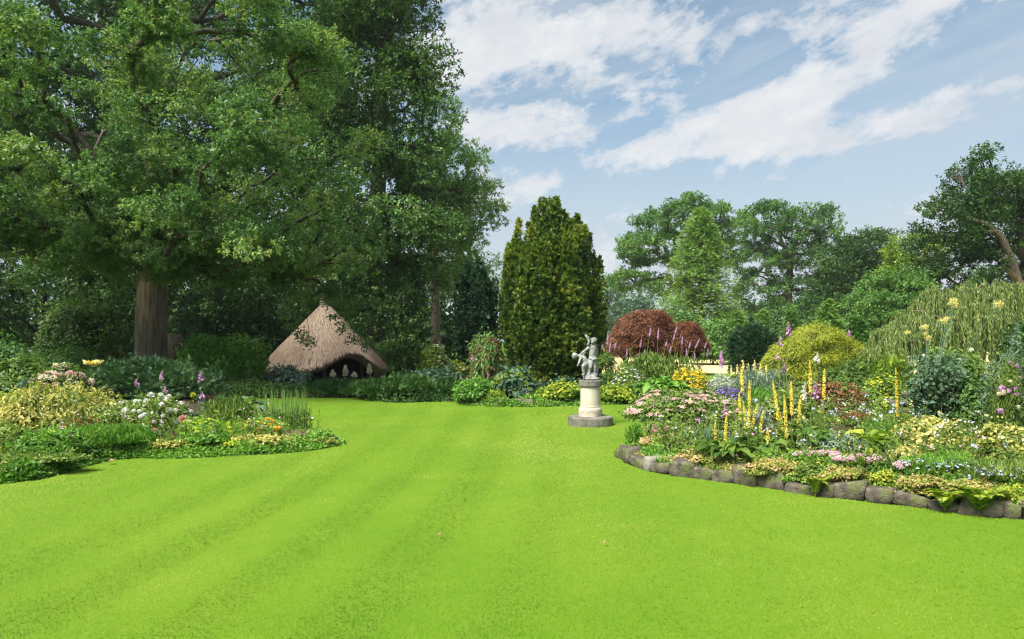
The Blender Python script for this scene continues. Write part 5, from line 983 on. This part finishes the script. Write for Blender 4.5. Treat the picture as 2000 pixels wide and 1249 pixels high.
bush('pinks', 'blue-green tufted pinks with a few white blooms', 'perennial', 1375, 9.6, 90, 850, LEAFN, .09, M_BLUEG, 2.8, 5, mode='up', tint=(.1, .9), flowers=[dict(n=22, size=.06, mat=F_WHITE)])
bush('perennial_clump', 'mixed green leaves with tiny pink flowers beside the mulleins', 'perennial', 1400, 10.8, 70, 806, LEAF, .06, M_GREEN, 2.4, 4, flowers=[dict(n=24, size=.05, mat=F_MAUVE)])
hosta('mullein_rosette', 'big-leaved dark green rosette overhanging the edging stones', 1425, 8.55, 120, 868, .19, M_GREEN, 46, (.0, .6), cat='mullein', wide=.3)
hosta('mullein_rosette', 'dark green leaf rosette under the tallest mullein spikes', 1500, 8.8, 110, 860, .18, M_GREEN, 40, (.0, .6), cat='mullein', wide=.3)
hosta('mullein_rosette', 'green upright leaf clump right of the mullein spikes', 1570, 8.9, 90, 850, .22, M_FRESH, 26, (-.1, .4), cat='mullein', wide=.26, droop=.2)
VB = [(1397, 822, 44, 0), (1419, 808, 70, 3), (1435, 846, 36, 0), (1449, 716, 60, -3), (1452, 782, 80, -6), (1463, 790, 50, 2), (1478, 788, 76, 12), (1511, 744, 84, -12), (1531, 770, 90, -6), (1545, 744, 74, -2), (1500, 838, 30, 2), (1580, 704, 72, -4), (1610, 720, 68, 2), (1746, 718, 100, -7), (1466, 744, 52, 4), (1442, 766, 60, -5), (1490, 802, 62, 6), (1522, 806, 56, -8), (1562, 772, 60, 5)]
WV = ['short one nearest the lawn', 'leaning one above the big rosette', 'shortest one between two taller', 'thin one standing tallest by the purple salvia', 'thick one bending left', 'thin one beside white flowers', 'curved one with hooked tip', 'tall one leaning left in the middle', 'long one left of the white foxglove', 'straight one before the bronze shrub', 'small low one among green leaves', 'highest one against the golden maple', 'tall one right of the purple foxglove', 'lone one beside the stone steps', 'slim one just right of the thin tallest by the salvia', 'one rising behind the thick bending spike', 'low one right of the hooked tip', 'low one between the two tall middle spikes', 'one just left of the cream white foxglove']
for (px, top, fl, lean), wv in zip(VB, WV):
    spike('mullein', 'yellow mullein flower spike, ' + wv, px, 9.0 + (1.6 if px > 1700 else .35 * math.sin(px)), top, fl, F_MULL if px < 1700 else F_YELLOW, 'stud', lean=lean, group='yellow mullein spikes', cat='mullein', w=.034, size=.026, leaf=.14, nleaf=10, stem=.008)
bush('white_campion', 'white speckled flowers among the mullein stems', 'perennial', 1478, 9.5, 60, 800, LEAFN, .07, M_GREY, 2., 4, mode='up', flowers=[dict(n=40, size=.045, mat=F_WHITE, low=-.2)])
bush('perennial_clump', 'loose brownish green filler behind the yellow mulleins', 'perennial', 1530, 10.8, 120, 775, LEAF, .06, M_GREEN, 2.2, 6, tint=(.1, .8), flowers=[dict(n=700, size=.05, mat=M_BRONZE, T=LEAF, name='bronze_leaf', out=.97, low=-.3), dict(n=46, size=.05, mat=F_WHITE)])
FX = [(1541, 624, 34, F_MAUVE, 'tallest mauve foxglove against the young conifer', 10.2), (1523, 652, 24, F_MAUVE, 'mauve foxglove leaning left of the golden maple', 10.6), (1530, 702, 24, F_MAUVE, 'mauve foxglove low before the golden maple', 10.4), (1518, 688, 12, F_PINK, 'small pale pink foxglove bud left of the golden maple', 10.8), (1594, 686, 22, F_WHITE, 'white foxglove in the middle of the golden maple', 10.0), (1570, 744, 40, F_WHITE, 'cream white foxglove between two yellow mulleins', 9.6), (1590, 744, 36, F_MAUVE, 'mauve foxglove right of the cream white one', 9.7), (1657, 641, 16, F_MAUVE, 'single mauve foxglove at the right shoulder of the golden maple', 12.5), (1418, 788, 26, F_MAUVE, 'mauve spike low on the right of the pink mound', 10.6)]
for px, top, fl, mt, lab, Y in FX:
    spike('foxglove', lab, px, Y, top, fl, mt, group='foxgloves of the right bed', size=.046, leaf=.14, leafmat=M_GREEN, nleaf=18, lean=int(RNG.uniform(-6, 10)))
bush('sage', 'grey-edged dark sage mound in the middle of the bed', 'sage', 1628, 8.7, 120, 858, LEAFN, .085, M_GREY, 2.4, 6, tint=(-.2, .75), ry=.7)
hosta('hosta', 'pale yellow-green hosta with broad leaves behind the sage', 1618, 9.6, 75, 848, .26, M_YGREEN, 16, (.1, .6), group='yellow hostas')
hosta('hosta', 'lime yellow hosta right of the sage mound', 1694, 8.9, 90, 850, .26, M_YGREEN, 26, (.1, .8), group='yellow hostas')
bush('perennial_clump', 'airy brownish seed heads by the small patch of lawn', 'perennial', 1672, 11.5, 70, 806, LEAFN, .06, M_BRONZE, 1.2, 3, mode='up', tint=(.2, 1))
bush('perennial_clump', 'fresh green ferny clump before the blue-grey bush', 'perennial', 1732, 9.8, 60, 830, LEAFN, .07, M_FRESH, 2.2, 3, mode='up', tint=(0, .6), flowers=[dict(n=12, size=.04, mat=F_BLUE)])
def thalictrum():
    root, tops = tall_stems('meadow_rue', 'tall blue-grey leafy meadow rue with fluffy yellow flower heads', 'meadow rue', 1828, 10.8, 135, 668, 70, LEAFW, .07, M_BLUEG, 301, 60)
    reseed(9); sb = MB(); me = FLUFF.mesh('flower_head', F_PALEY); Y = 10.6; zb = bed_z(2.0, Y)
    for px, py, s in [(1772, 650, .10), (1806, 639, .13), (1812, 660, .12), (1807, 652, .09), (1843, 627, .13), (1849, 622, .09), (1864, 594, .17), (1862, 587, .13), (1950, 594, .16)]:
        e = at(px, py, Y); b = at(1815 + (px - 1840) * .25, 760, Y); tube(sb, bez(b, (b + e) / 2 + A(.05, 0, .1), e, 6), np.linspace(.009, .004, 6), 4); o = bpy.data.objects.new('flower_head', me); COL.objects.link(o); o.parent = root; o.location = Vector(e) - root.location; o.scale = (s * .85, s * .85, s * .75); o.rotation_euler = (0, 0, px)
    sb.build('stem', M_BLUEG, root, kind='stuff')
thalictrum()
bush('rose_bush', 'green rose bush with scattered white blooms behind the meadow rue', 'rose', 1868, 13.2, 160, 672, LEAF, .075, M_GREEN, 2.2, 7, tint=(0, .7), nmax=6000, flowers=[dict(n=26, size=.11, mat=F_WHITE, mesh=TRUSS, name='blossom', low=.0)])
bush('shrub', 'dark clipped evergreen at the right edge behind the pink sprays', 'shrub', 1992, 14.5, 90, 612, LEAF, .08, M_DARK, 2.4, 4, tint=(0, .6))
bush('shrub', 'dark shaded shrub right of the meadow rue', 'shrub', 1905, 10.4, 80, 742, LEAF, .065, M_DARK, 2.4, 5, tint=(.1, .9))
tall_stems('tall_perennial', 'tall grey-green feathery stems at the right edge', 'perennial', 1970, 9.2, 110, 668, 70, LEAFN, .075, M_BLUEG, 302, 60)
bush('pink_phlox', 'pink and mauve blossoms among the tall grey-green stems', 'perennial', 1962, 9.0, 60, 704, LEAFN, .06, M_GREEN, 1.5, 3, mode='up', flowers=[dict(n=9, size=.10, mat=F_MAUVE, mesh=TRUSS, name='blossom', low=.1, front=.0), dict(n=5, size=.09, mat=F_CREAM, mesh=TRUSS, name='blossom', low=.1, front=.0)])
for px, top, lab in [(1990, 632, 'grey-leaved spire rising highest at the right edge'), (1972, 655, 'shorter grey-leaved spire next to the highest one')]:
    spike('grey_spire', lab, px, 9.4, top, 60, M_BLUEG, 'stud', cat='perennial', w=.10, size=.06, n=70, leafmat=M_BLUEG, nleaf=30, leaf=.12, group='grey-leaved spires')
bush('golden_spiraea', 'golden-leaved shrub in front of the meadow rue', 'shrub', 1825, 8.9, 130, 826, LEAFW, .055, M_VARIEG, 2.3, 7, tint=(.05, .8), nmax=5000)
bush('golden_spiraea', 'golden-leaved shrub at the right edge above the blue flowers', 'shrub', 1972, 7.7, 110, 832, LEAFW, .05, M_VARIEG, 2.3, 7, tint=(0, .75), nmax=5000)
bush('golden_spiraea', 'small orange-gold leaved plant below the lime hosta', 'shrub', 1765, 8.0, 55, 875, LEAFW, .045, M_VARIEG, 2.3, 4, tint=(.2, 1), nmax=4000)
bush('bluebells', 'sprawling pale blue flower cushion in the front of the bed', 'perennial', 1835, 7.35, 170, 893, LEAFN, .06, M_FRESH, 2.4, 7, mode='up', tint=(.0, .7), nmax=5000, ry=.5, flowers=[dict(n=340, size=.036, mat=F_BLUE, low=.1, out=1.06)])
bush('bluebells', 'violet-blue flower cushion at the right end of the edging', 'perennial', 1950, 6.95, 110, 905, LEAFN, .055, M_GREEN, 2.4, 5, mode='up', tint=(.1, .9), nmax=5000, flowers=[dict(n=60, size=.045, mat=F_BLUE, low=.1, out=1.06, tint=(-.2, .6))])
for i, (px, w, top, Y, lab) in enumerate([(1600, 90, 902, 8.05, 'pink thrift cushion nearest the mullein leaves'), (1685, 100, 897, 7.75, 'pink thrift cushion with the most flower heads'), (1785, 80, 905, 7.35, 'pink thrift cushion beside the pale blue flowers')]):
    bush('thrift', lab, 'thrift', px, Y, w, top, LEAFN, .05, M_GREEN, 2.8, 4, mode='up', tint=(.1, .8), ry=.45, nmax=4000, group='pink thrift along the edging', flowers=[dict(n=30 if i != 1 else 46, size=.055, mat=F_PINK, mesh=BALLS, name='flower_head', low=.15, out=1.1, lift=.03)])
# trailing mats over the stones
def edge_y(px):
    E = np.array(RIGHT_EDGE[1:10]); return float(np.interp((px - 1000) / FPX, E[:, 0] / E[:, 1], E[:, 1]))
for px, w, h, mt, lab in [(1515, 120, .12, M_SEDUM, 'trailing sedum mat over the stones below the mullein leaves'), (1640, 100, .11, M_SEDUM, 'trailing sedum mat below the pink thrift'), (1728, 50, .15, M_YGREEN, 'bright yellow-green mat hanging between two stones'), (1800, 90, .11, M_SEDUM, 'orange tinted sedum mat below the pale blue flowers'), (1900, 110, .12, M_SEDUM, 'sedum mat above the ferns in the wall'), (1990, 70, .16, M_YGREEN, 'vivid yellow moss-like mat at the right end'), (1385, 50, .10, M_SEDUM, 'small sedum patch beside the pale flat stone'), (1580, 60, .13, M_GREEN, 'green creeping plant spilling over the stones before the sage')]:
    Y = edge_y(px) + .10; z = .25; bush('trailing_mat', lab, 'ground cover', px, Y, w, HZ + (EYE - z - h * .35) / Y * FPX, LEAFW, .030, mt, 2.6, 6, ry=.45, tint=(-.05, .85), nmax=3500, sink=.5, zbase=z - h, stems=0, low=-.8, group='mats trailing over the edging', lumps=.25)
fern('fern', 'larger yellow-green fern growing from the wall foot', 1912, 1009, 120, 66, M_YGREEN, 12, seed=5)
fern('fern', 'smaller fern in a wall joint left of the larger one', 1845, 1001, 95, 52, M_YGREEN, 10, seed=6)
fern('fern', 'small fern hanging before the stones under the trailing sedum', 1592, 972, 66, 48, M_YGREEN, 9, seed=7)

# --- left-hand bed
bush('hydrangea', 'pale pink and cream mophead hydrangea at the back of the left bed', 'hydrangea', 118, 14.6, 120, 716, LEAF, .10, M_GREEN, 2.2, 6, tint=(.0, .7), flowers=[dict(n=24, size=.15, mat=F_RUST, mesh=BALL, name='flower_head', low=.1), dict(n=26, size=.14, mat=F_CREAM, mesh=BALL, name='flower_head', low=.2)])
spike('yellow_plume', 'flat pale yellow flower head above the spreading juniper', 183, 16.0, 710, 7, F_PALEY, 'plume', cat='perennial', w=.18, size=.07, nleaf=10)
bush('variegated_shrub', 'big cream and green variegated shrub filling the left bed', 'shrub', 112, 11.4, 195, 750, t_leaf(.22), .095, M_VARIEG, 2.3, 14, mode='hang', tint=(.05, .8), lumps=.3, nmax=8000, rand=.6, depth=.6, lobe_f=(.25, .5), nshoot=60)
bush('peruvian_lily', 'yellow-orange flowering stems left of the variegated shrub', 'perennial', 22, 11.6, 95, 768, LEAFN, .10, M_YGREEN, 2.2, 5, tint=(.0, .7), flowers=[dict(n=60, size=.075, mat=F_ORANGE, low=.0)])
bush('perennial_clump', 'grey-green tuft between the dark shrub and the variegated one', 'perennial', 50, 13.6, 50, 748, LEAFN, .12, M_BLUEG, 2.2, 3, mode='up')
FL = [(268, 738, 14, 12.6, 'pale mauve foxglove left before the blue-green juniper'), (316, 722, 18, 12.4, 'faded mauve foxglove in front of the juniper middle'), (323, 752, 14, 12.1, 'short mauve foxglove under the faded one'), (393, 722, 24, 12.0, 'bright pink foxglove right before the juniper'), (397, 764, 12, 11.8, 'low pink foxglove bud beside the bright pink one')]
for px, top, fl, Y, lab in FL: spike('foxglove', lab, px, Y, top, fl, F_MAUVE, group='foxgloves of the left bed', size=.05, nleaf=26, leaf=.15, leafmat=M_BLUEG)
bush('white_phlox', 'drift of white phlox in the middle of the left bed', 'phlox', 300, 11.6, 170, 778, LEAFN, .085, M_GREEN, 2.2, 8, tint=(.1, .9), nmax=6000, ry=.6, flowers=[dict(n=38, size=.13, mat=F_WHITE, mesh=TRUSS, name='blossom', low=.0), dict(n=90, size=.05, mat=F_WHITE, low=-.1)])
bush('pink_phlox', 'white and pale pink flower cluster low in the left bed', 'phlox', 296, 10.6, 34, 816, LEAFN, .07, M_GREEN, 2.2, 3, flowers=[dict(n=9, size=.11, mat=F_PINK, mesh=TRUSS, name='blossom', low=.0, front=.0)])
for px, py, Y, s, lab in [(358, 819, 10.9, .15, 'round salmon pink allium head in front of white phlox'), (342, 851, 10.5, .13, 'salmon pink allium head low by the cream edging plants'), (300, 843, 10.45, .12, 'salmon pink allium head under the pale pink cluster'), (377, 772, 12.2, .10, 'pale green fading allium head behind the white phlox')]:
    reseed(int(px)); e = at(px, py, Y); b = A(e[0] + .03, Y, bed_z(e[0], Y)); root = thing('allium', tuple(b), lab, 'allium', 'allium heads of the left bed'); m = MB(); tube(m, bez(b, (b + e) / 2, e, 5), .006, 5); m.build('stem', M_STEM, root)
    h = MB(); k = 220; d = rdir(k); scatter(h, LEAFN, e + d * s * .12, d, rdir(k), s * .42, RNG.random(k)); h.build('flower_head', F_SALMON if py > 800 else F_LIME, root, kind='stuff')
bush('euphorbia', 'bright lime-yellow spurge clump right of the allium', 'euphorbia', 405, 10.9, 85, 816, LEAFN, .075, M_FRESH, 2.2, 5, flowers=[dict(n=16, size=.12, mat=F_LIME, mesh=TRUSS, name='flower_head', low=.05), dict(n=80, size=.05, mat=F_LIME)])
bush('euphorbia', 'lime-yellow spurge clump behind the pale yellow mat', 'euphorbia', 462, 10.9, 60, 826, LEAFN, .075, M_FRESH, 2.2, 4, flowers=[dict(n=12, size=.11, mat=F_LIME, mesh=TRUSS, name='flower_head', low=.05)])
bush('peruvian_lily', 'yellow and orange lilies in front of the rushes', 'perennial', 518, 11.2, 75, 818, LEAFN, .085, M_FRESH, 2.2, 5, flowers=[dict(n=14, size=.11, mat=F_ORANGE, mesh=TRUSS, name='blossom', low=.05), dict(n=60, size=.055, mat=F_PALEY)])
bush('perennial_clump', 'tall dark green leafy stems behind the lime spurge', 'perennial', 445, 11.9, 95, 782, LEAFN, .10, M_GREEN, 2.6, 6, mode='up', tint=(-.1, .6))
hosta('hosta', 'blue-grey hosta with large rounded leaves behind the dark stems', 468, 13.2, 85, 772, .30, M_BLUEG, 18, (.0, .6), wide=.45)
reeds('rush_clump', 'tall thin pale green rushes standing before the far lawn', 556, 11.6, 92, 758, 120, leaf_mat('rush', [(.10, .20, .04), (.2, .32, .07)], trans=0), 14, thin=.005)
bush('heather_mat', 'low mat of pink and purple flowers near the tip of the bed', 'heather', 590, 11.2, 100, 846, LEAFN, .05, M_GREEN, 2.6, 5, ry=.5, tint=(.1, .9), nmax=4000, sink=.4, flowers=[dict(n=170, size=.04, mat=F_DPINK, low=.05)])
bush('heather_mat', 'yellow-green creeping mat between the mossy stones', 'ground cover', 610, 10.9, 80, 860, LEAFW, .035, M_SEDUM, 2.6, 4, ry=.4, tint=(-.1, .6), nmax=4000, sink=.4)
bush('variegated_mat', 'pale cream and yellow leaved mat at the lawn edge', 'ground cover', 508, 10.5, 115, 852, LEAFW, .06, M_VARIEG, 2.2, 6, ry=.5, tint=(.25, 1), nmax=4000, sink=.4)
bush('variegated_mat', 'small yellow tufted mat left of the pale cream one', 'ground cover', 452, 10.3, 40, 868, LEAFW, .04, F_LIME, 2.2, 3, tint=(-.4, .5), sink=.4)
bush('variegated_mat', 'small cream-edged leaves at the lawn below the allium', 'ground cover', 335, 10.15, 95, 862, LEAFW, .045, M_VARIEG, 2.2, 5, ry=.5, tint=(.0, .9), nmax=4000, sink=.4)
bush('perennial_clump', 'green broad-leaved plants at the lawn between two cream mats', 'perennial', 405, 10.4, 80, 850, LEAF6, .09, M_FRESH, 2.2, 5, tint=(-.2, .5))
bush('ground_cover', 'feathery grey-green mound at the lawn edge below the variegated shrub', 'ground cover', 225, 10.15, 175, 832, LEAFN, .06, M_FRESH, 3.0, 8, mode='up', tint=(-.15, .55), nmax=7000, ry=.6)
bush('perennial_clump', 'bright leafy clump in the near corner of the left bed', 'perennial', 85, 9.4, 160, 845, LEAF, .075, M_FRESH, 2.6, 9, tint=(-.2, .55), nmax=6000)
bush('perennial_clump', 'leafy green plants cut by the frame in the left bed', 'perennial', -25, 9.2, 130, 835, LEAF, .075, M_GREEN, 2.4, 6, tint=(.0, .9), nmax=5000)
bush('ground_cover', 'low green creeping plants along the nearest lawn edge', 'ground cover', 60, 8.75, 190, 900, LEAF, .055, M_GREEN, 2.6, 7, tint=(.1, 1), nmax=5000, ry=.4)
bush('bronze_shrub', 'dark bronze leaved plant at the foot of the variegated shrub', 'perennial', 165, 10.3, 50, 828, LEAF, .07, M_BRONZE, 2.2, 3, tint=(-.2, .6))
bush('perennial_clump', 'green filler with small pink flowers behind the feathery mound', 'perennial', 215, 11.0, 90, 805, LEAF, .07, M_GREEN, 2.2, 5, tint=(.1, .9), flowers=[dict(n=26, size=.055, mat=F_RUST)])

# --- loose stems and stray blossoms that thread through the beds
def loose_stems(bi, n, seed, hmax, ylim, lab, labs):
    reseed(seed); c, e, h = BEDS[bi]; lo, hi = e.min(0), e.max(0); x = RNG.uniform(lo[0], hi[0], n * 6); y = RNG.uniform(lo[1], hi[1], n * 6); ok = point_in(c + (e - c) * .93, x, y) & (y < ylim) & (np.abs(x / np.maximum(y, .1)) < .8); x, y = x[ok][:n], y[ok][:n]; zb = bed_z(x, y); sb = MB(); lf = MB(); fl = {k: MB() for k in labs}; keys = list(labs)
    for i in range(len(x)):
        b = A(x[i], y[i], zb[i]); L = hmax * RNG.uniform(.35, 1.0); q = bez(b, b + A(0, 0, L * .6), b + A(RNG.normal() * .12, RNG.normal() * .12, 1) * A(L, L, L), 5); tube(sb, q, [.004, .0035, .003, .0025, .0015], 3)
        m = 12; f = RNG.random(m) * 3.99; j = f.astype(int); g = (f - j)[:, None]; P = q[j] * (1 - g) + q[j + 1] * g; scatter(lf, LEAFN, P, rdir(m) + A(0, 0, .5), rdir(m) + A(0, 0, .6), RNG.uniform(.04, .09, m), RNG.random() + RNG.normal(size=m) * .1)
        if RNG.random() < .32: k = keys[int((lump(b[None], 1.6, seed)[0] * .5 + .5) * len(keys) + RNG.random() * 1.5) % len(keys)]; m = 4; scatter(fl[k], STAR5, q[-1] + RNG.normal(size=(m, 3)) * .02, rdir(m), A(0, -.4, .8) + rdir(m) * .5, RNG.uniform(.03, .05, m), RNG.random(m))
    tag(sb.build('loose_stems', M_STEM), 'thin green stems threading ' + lab, 'stems', kind='stuff'); tag(lf.build('loose_leaves', M_GREEN), 'narrow stray leaves threading ' + lab, 'leaves', kind='stuff')
    for k, (mt, word) in labs.items(): tag(fl[k].build('stray_blossom', mt), 'tiny stray %s blossoms %s' % (word, lab), 'blossom', kind='stuff')
loose_stems(0, 620, 401, .42, 13.2, 'through the left bed', dict(a=(F_WHITE, 'white'), b=(F_PINK, 'pink'), c=(F_LIME, 'yellow'), d=(F_MAUVE, 'mauve')))
loose_stems(1, 780, 402, .46, 13.0, 'through the right bed', dict(a=(F_PINK, 'pink'), b=(F_WHITE, 'white'), c=(F_BLUE, 'blue'), d=(F_PALEY, 'pale yellow')))
loose_stems(2, 500, 403, .5, 20.5, 'through the back border', dict(a=(F_WHITE, 'white'), b=(F_PINK, 'pink')))

# --- small things on the lawn
for px, py, c, lab in [(211, 908, .09, 'brown fallen leaf on the grass by the left bed'), (855, 1053, .04, 'pale fallen leaf in the middle of the lawn'), (1178, 1068, .035, 'reddish fallen leaf in the lawn below the pedestal')]:
    p = gp(px, py); m = MB(); scatter(m, t_big(.32, .1, .25), A(p[0], p[1], .03).reshape(1, 3), A((1, .3, .1)).reshape(1, 3), A((0, -.3, 1)).reshape(1, 3), c, RNG.random()); o = m.build('fallen_leaf', leaf_mat('dry_leaf', [(.25, .12, .06), (.42, .28, .14)], trans=.2)); tag(o, lab, 'leaf')

HAZE = 0.0002
# ------------------------------------------------------------------ the air: a thin even haze round everything
hz = MB(); hz.add([(x, y, z) for z in (-4, 48) for y in (-90, 720) for x in (-520, 520)], [[(0, 2, 3, 1), (4, 5, 7, 6), (0, 1, 5, 4), (2, 6, 7, 3), (0, 4, 6, 2), (1, 3, 7, 5)]])
hm = bpy.data.materials.new('haze'); hm.use_nodes = True; hm.node_tree.nodes.clear(); t = NT(hm.node_tree)
pv = t('ShaderNodeVolumePrincipled', Color=(.80, .90, 1.0, 1), Density=HAZE); pv.inputs['Anisotropy'].default_value = .0
t('ShaderNodeOutputMaterial', Volume=pv.outputs[0])
if HAZE: tag(hz.build('haze', hm), kind='stuff')
